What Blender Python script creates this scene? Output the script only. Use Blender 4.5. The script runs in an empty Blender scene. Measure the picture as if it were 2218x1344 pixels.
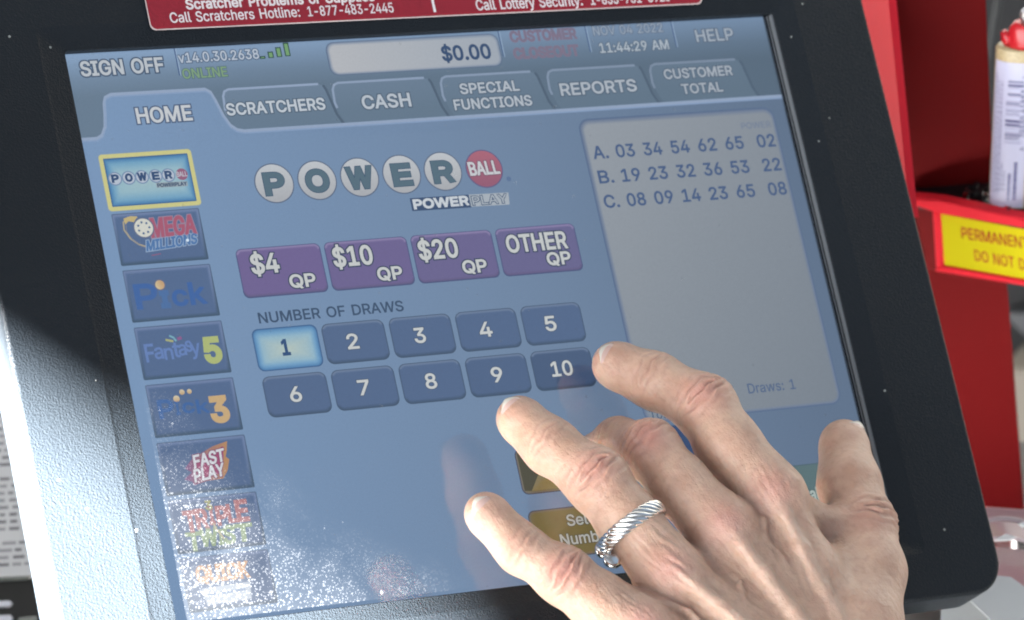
# A hand hovering over the touch screen of a lottery terminal on a shop counter.
import bpy, bmesh, math, random
import numpy as np
from mathutils import Vector, Matrix
random.seed(7)
SC = bpy.context.scene
COL = SC.collection
MM = 0.001
# ------------------------------------------------------------------ camera geometry (mm, display in the plane z = 0)
RC = np.array([[0.884161, -0.208322, 0.418164], [0.078169, 0.948426, 0.30721], [-0.460596, -0.238935, 0.854846]])
TC = np.array([-9.75723967, 2.73548964, -1632.717729])
FP = 9200.0
CAM = -RC.T @ TC
def ray(px, py):
    return RC.T @ np.array([px - 1109.0, -(py - 672.0), -FP])
def at(px, py, z=0.0):
    d = ray(px, py); t = (z - CAM[2]) / d[2]
    return CAM + t * d
def deep(px, py, depth):
    return CAM + ray(px, py) * (depth / FP)
def onp(px, py, O, N):
    d = ray(px, py); t = np.dot(O - CAM, N) / np.dot(d, N)
    return CAM + t * d
def camdir(x, y, z):
    v = RC.T @ np.array([x, y, z], float); return v / np.linalg.norm(v)
def nrm(v):
    v = np.asarray(v, float); return v / np.linalg.norm(v)
# ------------------------------------------------------------------ bookkeeping
def tag(o, label=None, cat=None, group=None, kind=None):
    if label: o['label'] = label
    if cat: o['category'] = cat
    if group: o['group'] = group
    if kind: o['kind'] = kind
    return o
def empty(name, loc=(0, 0, 0)):
    o = bpy.data.objects.new(name, None); COL.objects.link(o)
    o.location = Vector(loc) * MM; o.empty_display_size = .02
    return o
def lin(c):
    return tuple((v / 255 / 12.92) if v / 255 <= .04045 else ((v / 255 + .055) / 1.055) ** 2.4 for v in c[:3])
class MB:
    """collects polygons (mm) with a material slot and a colour, links them as one mesh"""
    def __init__(s): s.v = []; s.f = []; s.m = []; s.c = []; s.sm = []
    def add(s, verts, faces, mat=0, col=(1, 1, 1), smooth=False):
        b = len(s.v); s.v += [tuple(map(float, q)) for q in verts]
        for f in faces:
            s.f.append([b + i for i in f]); s.m.append(mat); s.sm.append(smooth)
            if isinstance(col, list): s.c += [col[i] for i in f]
            else: s.c += [col] * len(f)
    def loft(s, loops, mat=0, cap0=False, cap1=False, smooth=False, closed=True, col=(1, 1, 1)):
        n = len(loops[0]); V = [p for L in loops for p in L]; F = []
        for k in range(len(loops) - 1):
            for i in range(n if closed else n - 1):
                j = (i + 1) % n
                F.append((k * n + i, k * n + j, (k + 1) * n + j, (k + 1) * n + i))
        if cap0: F.append(tuple(range(n))[::-1])
        if cap1: F.append(tuple((len(loops) - 1) * n + i for i in range(n)))
        s.add(V, F, mat, col, smooth)
    def box(s, O, X, Y, Z, mat=0, col=(1, 1, 1)):
        O, X, Y, Z = map(np.asarray, (O, X, Y, Z))
        V = [O + a * X + b * Y + c * Z for c in (0, 1) for b in (0, 1) for a in (0, 1)]
        s.add(V, [(0, 2, 3, 1), (4, 5, 7, 6), (0, 1, 5, 4), (2, 6, 7, 3), (0, 4, 6, 2), (1, 3, 7, 5)], mat, col)
    def prism(s, poly, N, t, mat=0, col=(1, 1, 1), bev=0):
        """poly = points on a plane, front face; N = unit normal to the viewer; t = thickness behind"""
        P = [np.asarray(p, float) for p in poly]; N = np.asarray(N)
        c = sum(P) / len(P); loops = []
        if bev:
            n = len(P); ins = []
            for i in range(n):
                a = nrm(P[i - 1] - P[i]); b = nrm(P[(i + 1) % n] - P[i]); ins.append(P[i] + (a + b) * bev)
            loops = [[p - N * t for p in P], [p - N * bev for p in P], ins]
        else: loops = [[p - N * t for p in P], P]
        s.loft(loops, mat, True, True, False, True, col)
    def tube(s, pts, r, n=8, mat=0, smooth=True, col=(1, 1, 1), caps=True):
        P = [np.asarray(p, float) for p in pts]; loops = []; u = None
        for i, p in enumerate(P):
            d = nrm(P[min(i + 1, len(P) - 1)] - P[max(i - 1, 0)])
            if u is None:
                u = np.cross(d, [0, 0, 1.0]); u = nrm(u if np.linalg.norm(u) > .05 else np.cross(d, [0, 1.0, 0]))
            u = nrm(u - d * np.dot(u, d)); w = np.cross(d, u)
            rr = r[i] if isinstance(r, (list, tuple)) else r
            loops.append([p + rr * (math.cos(a) * u + math.sin(a) * w) for a in [2 * math.pi * k / n for k in range(n)]])
        s.loft(loops, mat, caps, caps, smooth, True, col)
    def build(s, name, mats, parent=None):
        me = bpy.data.meshes.new(name); me.from_pydata([(x * MM, y * MM, z * MM) for x, y, z in s.v], [], s.f)
        for m in (mats if isinstance(mats, (list, tuple)) else [mats]): me.materials.append(m)
        me.polygons.foreach_set('material_index', s.m); me.polygons.foreach_set('use_smooth', s.sm)
        at_ = me.color_attributes.new('Col', 'FLOAT_COLOR', 'CORNER')
        at_.data.foreach_set('color', np.array([(c[0], c[1], c[2], 1.0) for c in s.c], 'f').ravel())
        me.update(); o = bpy.data.objects.new(name, me); COL.objects.link(o)
        if parent:
            o.parent = parent
            if parent.type == 'EMPTY' and parent.parent is None:
                o.matrix_parent_inverse = Matrix.Translation(parent.location).inverted()
        return o
# ------------------------------------------------------------------ materials
def mat(name):
    m = bpy.data.materials.new(name); m.use_nodes = True
    nt = m.node_tree; b = nt.nodes['Principled BSDF']
    return m, nt, b
def simple(name, col, rough=.5, metal=0, spec=.5, bump=0, scale=400, var=0):
    m, nt, b = mat(name)
    b.inputs['Base Color'].default_value = (*col, 1); b.inputs['Roughness'].default_value = rough
    b.inputs['Metallic'].default_value = metal; b.inputs['Specular IOR Level'].default_value = spec
    if bump or var:
        tc = nt.nodes.new('ShaderNodeTexCoord'); nz = nt.nodes.new('ShaderNodeTexNoise')
        nz.inputs['Scale'].default_value = scale; nz.inputs['Detail'].default_value = 4
        nt.links.new(tc.outputs['Object'], nz.inputs['Vector'])
        if bump:
            bp = nt.nodes.new('ShaderNodeBump'); bp.inputs['Strength'].default_value = bump; bp.inputs['Distance'].default_value = .0004
            nt.links.new(nz.outputs['Fac'], bp.inputs['Height']); nt.links.new(bp.outputs['Normal'], b.inputs['Normal'])
        if var:
            cr = nt.nodes.new('ShaderNodeMapRange'); cr.inputs['From Min'].default_value = .3; cr.inputs['From Max'].default_value = .7
            cr.inputs['To Min'].default_value = 1 - var; cr.inputs['To Max'].default_value = 1 + var
            mx = nt.nodes.new('ShaderNodeVectorMath'); mx.operation = 'SCALE'; mx.inputs[0].default_value = col
            nt.links.new(nz.outputs['Fac'], cr.inputs['Value']); nt.links.new(cr.outputs['Result'], mx.inputs['Scale'])
            nt.links.new(mx.outputs['Vector'], b.inputs['Base Color'])
    return m
def attr_mat(name, rough=.6, spec=.4, bump=0, scale=300):
    m = simple(name, (1, 1, 1), rough, 0, spec, bump, scale); nt = m.node_tree
    a = nt.nodes.new('ShaderNodeAttribute'); a.attribute_name = 'Col'
    nt.links.new(a.outputs['Color'], nt.nodes['Principled BSDF'].inputs['Base Color'])
    return m
HAZE = np.array([.036, .040, .046]); GAIN = 1.0       # what the glass adds by reflection, so the lit pixels need less
def disp_col(c):
    l = np.array(lin(c)) * GAIN
    return tuple(np.maximum(l - HAZE, l * .12) / .885)
def display_mat():
    m, nt, b = mat('lit_display_pixels')
    b.inputs['Base Color'].default_value = (.012, .013, .015, 1); b.inputs['Roughness'].default_value = .35
    b.inputs['Specular IOR Level'].default_value = .1
    a = nt.nodes.new('ShaderNodeAttribute'); a.attribute_name = 'Col'
    tc = nt.nodes.new('ShaderNodeTexCoord'); nz = nt.nodes.new('ShaderNodeTexNoise'); nz.inputs['Scale'].default_value = 1400; nz.inputs['Detail'].default_value = 1
    mr = nt.nodes.new('ShaderNodeMapRange'); mr.inputs['To Min'].default_value = .93; mr.inputs['To Max'].default_value = 1.07
    sc = nt.nodes.new('ShaderNodeVectorMath'); sc.operation = 'SCALE'
    nt.links.new(tc.outputs['Object'], nz.inputs['Vector']); nt.links.new(nz.outputs['Fac'], mr.inputs['Value'])
    nt.links.new(a.outputs['Color'], sc.inputs[0]); nt.links.new(mr.outputs['Result'], sc.inputs['Scale'])
    nt.links.new(sc.outputs['Vector'], b.inputs['Emission Color']); b.inputs['Emission Strength'].default_value = 1
    return m
def bezel_mat():
    m, nt, b = mat('grained_black_plastic')
    b.inputs['Roughness'].default_value = .42; b.inputs['Specular IOR Level'].default_value = .22
    tc = nt.nodes.new('ShaderNodeTexCoord')
    n1 = nt.nodes.new('ShaderNodeTexNoise'); n1.inputs['Scale'].default_value = 1900; n1.inputs['Detail'].default_value = 2; n1.inputs['Roughness'].default_value = .6
    v1 = nt.nodes.new('ShaderNodeTexVoronoi'); v1.inputs['Scale'].default_value = 1300
    ad = nt.nodes.new('ShaderNodeMath'); ad.operation = 'ADD'
    bp = nt.nodes.new('ShaderNodeBump'); bp.inputs['Strength'].default_value = .55; bp.inputs['Distance'].default_value = .0004
    for n in (n1, v1): nt.links.new(tc.outputs['Object'], n.inputs['Vector'])
    nt.links.new(n1.outputs['Fac'], ad.inputs[0]); nt.links.new(v1.outputs['Distance'], ad.inputs[1])
    nt.links.new(ad.outputs[0], bp.inputs['Height']); nt.links.new(bp.outputs['Normal'], b.inputs['Normal'])
    # sparse dust specks and a faint unevenness
    v2 = nt.nodes.new('ShaderNodeTexVoronoi'); v2.inputs['Scale'].default_value = 130; v2.inputs['Randomness'].default_value = 1
    lt = nt.nodes.new('ShaderNodeMath'); lt.operation = 'LESS_THAN'; lt.inputs[1].default_value = .07
    w = nt.nodes.new('ShaderNodeTexWhiteNoise'); gt = nt.nodes.new('ShaderNodeMath'); gt.operation = 'GREATER_THAN'; gt.inputs[1].default_value = .90
    ml = nt.nodes.new('ShaderNodeMath'); ml.operation = 'MULTIPLY'
    nt.links.new(tc.outputs['Object'], v2.inputs['Vector']); nt.links.new(v2.outputs['Distance'], lt.inputs[0])
    nt.links.new(v2.outputs['Position'], w.inputs['Vector']); nt.links.new(w.outputs['Value'], gt.inputs[0])
    nt.links.new(lt.outputs[0], ml.inputs[0]); nt.links.new(gt.outputs[0], ml.inputs[1])
    n3 = nt.nodes.new('ShaderNodeTexNoise'); n3.inputs['Scale'].default_value = 14
    mx0 = nt.nodes.new('ShaderNodeMix'); mx0.data_type = 'RGBA'; mx0.inputs[6].default_value = (.0085, .0112, .0142, 1); mx0.inputs[7].default_value = (.0105, .014, .018, 1)
    mx = nt.nodes.new('ShaderNodeMix'); mx.data_type = 'RGBA'; mx.inputs[7].default_value = (.30, .32, .30, 1)
    nt.links.new(tc.outputs['Object'], n3.inputs['Vector']); nt.links.new(n3.outputs['Fac'], mx0.inputs[0])
    nt.links.new(mx0.outputs[2], mx.inputs[6]); nt.links.new(ml.outputs[0], mx.inputs[0]); nt.links.new(mx.outputs[2], b.inputs['Base Color'])
    return m
def glass_mat():
    """front glass of the display: clear, mirror-like at its surface, with a thin film of dust grains"""
    m = bpy.data.materials.new('dusty_screen_glass'); m.use_nodes = True; nt = m.node_tree; nt.nodes.clear()
    out = nt.nodes.new('ShaderNodeOutputMaterial'); tr = nt.nodes.new('ShaderNodeBsdfTransparent'); gl = nt.nodes.new('ShaderNodeBsdfGlossy')
    gl.inputs['Roughness'].default_value = .085
    fr = nt.nodes.new('ShaderNodeFresnel'); fr.inputs['IOR'].default_value = 2.0
    m1 = nt.nodes.new('ShaderNodeMixShader'); nt.links.new(fr.outputs[0], m1.inputs[0]); nt.links.new(tr.outputs[0], m1.inputs[1]); nt.links.new(gl.outputs[0], m1.inputs[2])
    df = nt.nodes.new('ShaderNodeBsdfDiffuse'); df.inputs['Color'].default_value = (.42, .44, .46, 1)
    tc = nt.nodes.new('ShaderNodeTexCoord')
    def specks(scale, size, keep):
        v = nt.nodes.new('ShaderNodeTexVoronoi'); v.inputs['Scale'].default_value = scale; v.inputs['Randomness'].default_value = 1
        w = nt.nodes.new('ShaderNodeTexWhiteNoise')
        nt.links.new(tc.outputs['Object'], v.inputs['Vector']); nt.links.new(v.outputs['Position'], w.inputs['Vector'])
        k = nt.nodes.new('ShaderNodeMapRange'); k.inputs['From Min'].default_value = 1 - keep; k.inputs['From Max'].default_value = 1
        k.inputs['To Min'].default_value = 0; k.inputs['To Max'].default_value = size
        nt.links.new(w.outputs['Value'], k.inputs['Value'])
        s = nt.nodes.new('ShaderNodeMath'); s.operation = 'LESS_THAN'
        nt.links.new(v.outputs['Distance'], s.inputs[0]); nt.links.new(k.outputs['Result'], s.inputs[1])
        return s
    a = specks(1500, .55, .75); b = specks(190, .15, .40)
    # wiped smears: dust lies thicker in some patches
    nz = nt.nodes.new('ShaderNodeTexNoise'); nz.inputs['Scale'].default_value = 42; nz.inputs['Detail'].default_value = 5; nz.inputs['Distortion'].default_value = .6
    nt.links.new(tc.outputs['Object'], nz.inputs['Vector'])
    sp = nt.nodes.new('ShaderNodeSeparateXYZ'); nt.links.new(tc.outputs['Object'], sp.inputs[0])
    ymr = nt.nodes.new('ShaderNodeMapRange'); ymr.inputs['From Min'].default_value = -.045; ymr.inputs['From Max'].default_value = -.112
    ymr.inputs['To Min'].default_value = -.10; ymr.inputs['To Max'].default_value = .22
    nt.links.new(sp.outputs['Y'], ymr.inputs['Value'])
    xmr = nt.nodes.new('ShaderNodeMapRange'); xmr.inputs['From Min'].default_value = -.135; xmr.inputs['From Max'].default_value = -.035; xmr.inputs['To Min'].default_value = .10; xmr.inputs['To Max'].default_value = -.26
    nt.links.new(sp.outputs['X'], xmr.inputs['Value']); s0 = nt.nodes.new('ShaderNodeMath'); s0.operation = 'ADD'; nt.links.new(xmr.outputs['Result'], s0.inputs[0]); nt.links.new(ymr.outputs['Result'], s0.inputs[1])
    sm = nt.nodes.new('ShaderNodeMath'); sm.operation = 'ADD'; nt.links.new(nz.outputs['Fac'], sm.inputs[0]); nt.links.new(s0.outputs[0], sm.inputs[1])
    pm = nt.nodes.new('ShaderNodeMapRange'); pm.inputs['From Min'].default_value = .44; pm.inputs['From Max'].default_value = .68
    pm.inputs['To Min'].default_value = 0.01; pm.inputs['To Max'].default_value = .065
    nt.links.new(sm.outputs[0], pm.inputs['Value'])
    mu = nt.nodes.new('ShaderNodeMath'); mu.operation = 'MULTIPLY'; nt.links.new(a.outputs[0], mu.inputs[0]); nt.links.new(pm.outputs['Result'], mu.inputs[1])
    mb = nt.nodes.new('ShaderNodeMath'); mb.operation = 'MULTIPLY'; mb.inputs[1].default_value = .09; nt.links.new(b.outputs[0], mb.inputs[0])
    film = nt.nodes.new('ShaderNodeMapRange'); film.inputs['From Min'].default_value = .4; film.inputs['From Max'].default_value = .75
    film.inputs['To Min'].default_value = .0015; film.inputs['To Max'].default_value = .012; nt.links.new(sm.outputs[0], film.inputs['Value'])
    x1 = nt.nodes.new('ShaderNodeMath'); x1.operation = 'MAXIMUM'; nt.links.new(mu.outputs[0], x1.inputs[0]); nt.links.new(mb.outputs[0], x1.inputs[1])
    x2 = nt.nodes.new('ShaderNodeMath'); x2.operation = 'MAXIMUM'; nt.links.new(x1.outputs[0], x2.inputs[0]); nt.links.new(film.outputs[0], x2.inputs[1])
    m2 = nt.nodes.new('ShaderNodeMixShader'); nt.links.new(x2.outputs[0], m2.inputs[0]); nt.links.new(m1.outputs[0], m2.inputs[1]); nt.links.new(df.outputs[0], m2.inputs[2])
    nt.links.new(m2.outputs[0], out.inputs['Surface'])
    return m
M = dict(display=display_mat(), bezel=bezel_mat(), glass=glass_mat())
M['gasket'] = simple('black_gasket', (.006, .007, .012), .25)
M['rim'] = simple('pale_edge_glint', (.10, .11, .12), .3)
M['red_dark'] = simple('red_rack_shaded', (.100, .004, .0045), .5, 0, .05, .04, 600)  # rack red with its shade put into the colour
M['red_light'] = simple('red_rack_lit', (.80, .028, .045), .5, 0, .08)  # rack red brightened: light on the left-facing panel put into the colour
M['print'] = attr_mat('printed_surface', .35, .5, .05, 500)
M['paper'] = attr_mat('paper_print', .8, .2, .05, 300)
M['black'] = simple('black_plastic', (.012, .013, .014), .3)
M['steel'] = simple('polished_silver', (.78, .78, .76), .16, 1)
M['counter'] = simple('dark_counter', (.035, .034, .033), .5, 0, .4, .1, 200, .2)
M['wall'] = simple('dim_shop_wall', (.014, .014, .013), .8, 0, .2, 0, 3, .4)
M['blocker'] = simple('painted_board', (.45, .45, .44), .6, 0, .3, .05, 100, .05)
# ------------------------------------------------------------------ lettering: outlines in 1000ths, cap height 509
G={'A':(480,'16,0 201,509 276,509 463,0 395,0 287,302 264,372 232,478 245,478 213,371 191,302 85,0;110,142 110,199 370,199 370,142'),
'B':(456,'60,0 60,509 241,509 274,507 304,501 329,491 350,477 367,461 381,442 390,421 396,398 398,374 397,353 393,336 387,320 356,286 315,267 315,262 331,260 347,254 363,245 378,234 391,220 402,203 411,184 416,161 418,136 416,111 410,88 400,67 386,48 368,31 344,18 317,8 284,2 247,0;125,57 245,57 281,60 309,67 330,80 344,96 353,115 355,137 354,153 350,169 342,184 333,197 320,209 306,218 289,225 269,229 248,231 125,231;125,285 238,285 288,296 302,304 314,314 323,326 330,340 335,355 336,372 333,393 326,412 313,429 294,442 270,449 240,452 125,452'),
'C':(510,'267,-7 225,-3 186,7 150,25 119,49 92,79 70,115 53,157 44,203 40,254 44,305 53,352 70,393 92,429 119,459 150,484 186,501 225,512 267,516 340,504 362,496 383,485 402,471 419,456 435,438 448,418 459,397 467,373 473,348 408,348 389,395 357,428 315,449 267,456 237,453 209,445 184,432 161,414 141,391 125,364 113,332 106,295 103,254 106,213 113,177 125,145 141,117 161,94 184,76 210,63 237,56 267,53 315,60 357,81 389,114 408,160 473,160 467,135 459,112 448,91 435,71 420,53 402,38 383,24 363,13 341,5 317,-2 293,-6'),
'D':(502,'219,0 96,0 96,57 215,57 254,60 288,68 318,81 343,99 363,122 379,149 390,181 397,216 399,255 397,294 390,329 379,361 364,388 344,410 320,428 291,441 258,449 221,452 93,452 93,509 225,509 273,505 315,495 353,478 385,455 412,426 433,391 449,351 458,306 462,255 458,205 449,159 433,119 411,83 384,54 351,31 312,14 268,3;125,509 125,0 60,0 60,509'),
'E':(419,'60,0 60,509 372,509 372,452 125,452 125,286 355,286 355,229 125,229 125,57 375,57 375,0'),
'F':(410,'60,0 60,509 369,509 369,452 125,452 125,278 346,278 346,221 125,221 125,0'),
'G':(520,'269,-7 225,-3 185,7 149,25 118,49 91,79 69,116 53,157 43,203 40,254 43,305 53,352 69,393 91,429 117,459 149,484 184,501 223,512 265,516 291,514 316,510 340,504 363,494 384,483 403,469 421,453 436,436 449,416 460,395 468,373 474,349 408,349 387,393 356,427 315,448 265,456 236,453 209,445 183,432 160,414 141,392 125,364 113,332 106,295 103,254 106,213 113,177 125,145 141,117 161,95 184,76 210,63 238,56 269,53 296,55 322,61 345,71 365,85 382,102 396,123 407,147 413,173 415,202 434,199 283,199 283,256 478,256 478,200 475,160 466,124 451,91 431,62 406,38 377,19 344,5 308,-4'),
'H':(517,'60,0 60,509 125,509 125,289 392,289 392,509 457,509 457,0 392,0 392,232 125,232 125,0'),
'I':(301,'31,0 31,57 118,57 118,452 31,452 31,509 269,509 269,452 183,452 183,57 269,57 269,0'),
'J':(396,'185,-7 143,-2 106,11 75,33 52,63 38,100 33,145 33,173 98,173 98,145 100,117 108,93 122,74 139,61 160,53 185,50 209,53 230,61 248,74 261,93 269,117 272,145 272,509 336,509 336,145 332,100 318,63 294,33 263,11 227,-2'),
'K':(467,'104,145 104,216 139,261 174,303 212,344 364,509 448,509 231,276 228,276;60,0 60,509 125,509 125,334 124,225 125,193 125,0;372,0 188,259 228,309 449,0'),
'L':(393,'60,0 60,509 125,509 125,57 361,57 361,0'),
'M':(628,'60,0 60,509 152,509 277,187 287,159 299,123 311,84 322,49 307,49 318,83 330,121 342,158 352,187 476,509 568,509 568,0 504,0 504,291 504,327 505,369 506,413 507,457 513,457 498,409 482,363 467,322 456,291 342,0 286,0 170,291 159,321 145,361 129,408 112,457 119,457 120,416 121,372 122,328 122,291 122,0'),
'N':(524,'60,0 60,509 136,509 343,183 363,151 388,107 414,55 405,54 401,108 399,157 399,195 399,509 463,509 463,0 387,0 202,290 177,331 148,381 108,452 119,454 122,384 124,328 125,291 125,0'),
'O':(533,'267,-7 225,-3 186,7 150,25 119,49 92,79 70,115 53,157 44,203 40,254 44,305 53,352 70,393 92,429 119,459 150,484 186,501 225,512 267,516 309,512 348,501 384,484 415,459 442,429 464,393 480,352 490,305 493,254 490,203 480,157 464,115 442,79 415,49 384,25 348,7 309,-3;267,53 296,55 324,63 349,76 372,94 392,116 408,144 420,176 428,213 430,254 428,295 420,332 408,365 392,392 372,415 349,433 324,446 296,453 267,456 237,453 210,445 184,433 161,415 142,392 125,364 113,332 106,295 103,254 106,213 113,176 125,144 142,117 161,94 184,76 210,63 237,55'),
'P':(445,'60,0 60,509 235,509 272,506 305,499 332,487 356,471 375,452 390,430 400,404 407,377 409,348 407,318 400,291 390,265 375,243 356,223 332,207 305,195 272,188 235,186 109,186 109,242 233,242 257,244 279,248 297,256 312,266 324,279 333,294 339,310 343,328 344,348 343,367 339,385 333,402 324,416 312,428 297,439 279,446 257,451 232,452 125,452 125,0'),
'Q':(533,'245,159 313,159 369,85 384,65 468,-48 401,-48 346,27 331,46;267,-7 225,-3 186,7 150,25 119,49 92,79 70,115 53,157 44,203 40,254 44,305 53,352 70,393 92,429 119,459 150,484 186,501 225,512 267,516 309,512 348,501 384,484 415,459 442,429 464,393 480,352 490,305 493,254 490,203 480,157 464,115 442,79 415,49 384,25 348,7 309,-3;267,53 296,55 324,63 349,76 372,94 392,116 408,144 420,176 428,213 430,254 428,295 420,332 408,365 392,392 372,415 349,433 324,446 296,453 267,456 237,453 210,445 184,433 161,415 142,392 125,364 113,332 106,295 103,254 106,213 113,176 125,144 142,117 161,94 184,76 210,63 237,55'),
'R':(449,'60,0 60,509 236,509 273,506 305,500 333,489 356,473 376,455 390,433 401,408 407,381 409,352 407,323 401,296 390,271 376,250 356,232 333,217 305,206 273,200 236,198 96,198 96,255 234,255 258,256 280,260 298,267 313,276 325,287 334,300 340,316 344,333 345,352 344,371 340,389 334,405 325,419 313,430 298,440 279,446 258,451 233,452 125,452 125,0;353,0 230,229 303,229 428,0'),
'S':(447,'224,-9 188,-7 156,-1 128,9 102,23 81,40 64,60 51,83 42,109 38,137 104,137 108,118 114,102 123,88 136,76 150,66 166,59 224,49 246,50 267,54 286,60 303,69 317,79 329,92 338,106 344,122 346,139 344,154 340,168 332,179 296,205 245,222 184,239 145,253 112,269 86,289 67,313 56,341 52,372 54,400 62,425 75,448 92,468 113,484 138,498 165,508 195,514 227,516 259,514 289,508 316,498 340,484 360,468 377,449 390,427 398,403 401,378 337,378 332,402 320,421 302,437 280,449 254,456 225,459 204,457 185,454 167,448 152,440 139,430 129,418 121,405 117,391 115,376 117,359 122,345 131,334 169,308 212,293 264,279 312,264 359,238 395,198 402,180 407,161 408,139 406,112 399,87 386,64 370,43 349,25 323,11 294,0 261,-7'),
'T':(449,'32,452 32,509 417,509 417,452 257,452 257,0 193,0 193,452'),
'U':(517,'259,-8 220,-6 186,2 154,15 126,33 103,55 85,80 71,108 63,140 60,173 60,509 124,509 124,178 126,155 132,133 141,113 153,95 169,80 187,68 208,59 232,53 259,52 285,53 309,59 331,68 349,80 364,95 377,113 385,133 391,155 393,178 393,509 457,509 457,173 454,140 446,108 433,80 414,55 391,33 363,15 332,2 297,-6'),
'V':(480,'204,0 16,509 84,509 192,206 215,137 248,31 235,31 267,138 290,206 395,509 463,509 278,0'),
'W':(686,'155,0 16,509 82,509 163,196 175,145 187,94 197,40 189,40 200,94 211,145 224,196 306,509 380,509 462,196 474,145 486,94 497,40 488,40 499,94 510,145 523,196 603,509 670,509 530,0 455,0 368,323 351,391 336,475 350,475 335,395 318,323 230,0'),
'X':(474,'18,0 217,284 217,236 29,509 104,509 178,400 204,361 223,329 243,292 232,292 252,329 272,361 298,400 374,509 446,509 259,239 259,287 456,0 382,0 292,129 268,165 250,195 230,231 244,231 225,196 206,166 182,129 91,0'),
'Y':(472,'203,0 203,208 16,509 91,509 192,344 222,292 250,230 224,230 251,293 280,344 381,509 455,509 268,208 268,0'),
'Z':(438,'42,0 42,46 273,385 306,431 341,476 348,454 285,452 223,452 40,452 40,509 397,509 397,462 169,129 134,81 97,33 90,54 152,57 214,57 399,57 399,0'),
'a':(389,'160,-9 137,-7 115,-3 94,5 76,15 60,29 48,45 38,63 32,84 30,108 32,128 36,146 43,161 53,174 64,184 78,193 125,211 178,220 234,227 265,235 271,240 274,246 276,255 276,257 267,297 240,322 196,331 149,322 118,301 100,274 41,291 51,313 64,331 79,346 95,358 114,368 133,375 194,384 239,379 286,360 300,350 312,336 322,320 330,301 335,278 337,251 337,0 277,0 277,52 272,52 252,25 215,1;170,45 192,47 211,51 228,59 242,68 254,80 263,93 270,108 274,122 276,138 276,190 259,182 231,176 200,171 175,168 134,159 103,139 97,130 93,118 92,105 102,72 130,52'),
'b':(424,'229,-8 208,-7 189,-3 172,4 138,31 118,59 112,59 112,0 53,0 53,509 114,509 114,319 118,319 137,346 171,373 188,379 207,383 229,384 259,382 287,374 313,361 335,342 354,320 370,293 381,261 388,227 390,189 388,151 381,116 370,84 355,57 336,34 313,16 288,3 260,-6;220,47 242,49 262,55 279,66 294,80 306,97 316,117 323,139 327,163 328,189 327,215 323,239 316,261 307,281 295,298 280,311 262,322 243,328 220,330 198,328 178,322 161,312 147,299 134,282 125,263 118,241 114,216 113,189 114,162 118,138 125,115 135,95 147,78 162,65 179,55 198,49'),
'c':(396,'207,-8 174,-5 144,3 117,16 93,35 72,58 56,85 44,116 37,150 34,187 37,225 44,260 56,291 72,318 93,341 117,360 144,374 174,382 207,384 260,377 305,356 340,322 362,277 303,262 290,289 270,311 242,325 207,330 184,328 163,321 145,310 130,296 118,278 108,258 102,236 98,212 96,187 98,163 102,139 108,117 118,97 130,80 145,66 163,55 184,49 207,46 243,52 271,66 292,89 304,117 363,102 341,56 306,21 261,-1'),
'd':(424,'195,-8 165,-6 137,3 111,16 89,34 70,57 55,84 43,116 36,151 34,189 36,227 43,261 55,293 70,320 89,342 112,361 137,374 165,382 196,384 218,383 237,379 253,373 287,346 306,319 311,319 311,509 372,509 372,0 313,0 313,59 307,59 287,31 252,4 236,-3 217,-7;205,47 226,49 246,55 263,65 278,78 290,95 299,115 306,138 310,162 312,189 310,216 306,241 300,263 290,282 278,299 263,312 246,322 227,328 205,330 182,328 162,322 145,311 130,298 118,281 108,261 102,239 98,215 96,189 98,163 102,139 109,117 118,97 130,80 145,66 162,55 182,49'),
'e':(404,'212,-8 177,-5 145,3 117,16 92,35 72,58 56,85 44,116 37,150 34,187 36,224 44,258 55,290 71,317 91,340 115,359 142,373 172,382 205,384 266,374 285,366 303,355 319,341 334,324 347,305 357,282 365,256 370,227 371,194 371,169 75,169 75,221 338,221 310,202 308,226 304,248 298,269 288,286 277,301 263,314 246,323 227,328 205,330 183,328 164,323 146,313 131,301 119,286 109,270 102,251 97,231 96,211 96,178 98,151 102,127 110,106 121,88 135,73 151,61 169,53 190,48 212,46 254,53 285,73 306,105 365,91 358,72 348,55 335,39 320,26 302,14 283,4 261,-3 237,-7'),
'f':(254,'228,379 228,327 6,327 6,379;81,0 81,432 82,452 87,470 96,486 107,499 120,510 135,519 187,530 222,527 243,521 227,468 215,472 195,474 178,472 164,468 154,460 147,449 143,435 142,419 142,0'),
'g':(425,'207,-151 180,-149 156,-146 134,-140 82,-110 51,-69 101,-41 122,-66 154,-88 207,-97 236,-95 261,-87 282,-75 298,-58 308,-34 311,-6 311,68 306,68 287,41 252,16 236,10 217,6 195,5 165,7 138,14 113,27 90,43 71,65 55,90 43,120 36,154 34,191 36,229 43,263 55,293 71,320 90,342 112,361 138,374 166,382 196,384 218,383 237,379 253,373 288,346 308,319 313,319 313,379 372,379 372,-9 370,-40 363,-67 350,-90 334,-109 314,-124 291,-136 265,-144 237,-149;205,59 227,61 246,66 264,75 278,87 290,103 300,121 307,142 311,166 312,193 311,219 307,242 300,264 291,283 279,299 264,312 247,322 227,328 205,330 182,328 163,322 145,312 130,298 118,282 109,262 102,241 98,218 96,193 98,167 102,144 109,123 118,104 131,88 145,76 163,66 183,61'),
'h':(410,'114,227 114,0 53,0 53,509 114,509 114,287 102,287 116,319 132,344 152,362 175,374 200,382 227,384 252,383 275,377 295,369 313,356 328,340 341,321 350,298 355,271 357,240 357,0 296,0 296,235 293,263 286,286 273,304 256,318 235,326 210,329 192,328 176,324 161,317 147,308 136,297 126,283 119,266 115,248'),
'i':(167,'53,0 53,379 114,379 114,0;84,443 73,444 63,448 54,455 47,463 43,472 41,483 43,494 47,504 54,512 63,518 73,522 84,524 95,522 105,518 114,512 121,504 125,494 126,483 125,472 121,463 114,455 105,448 95,444'),
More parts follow.
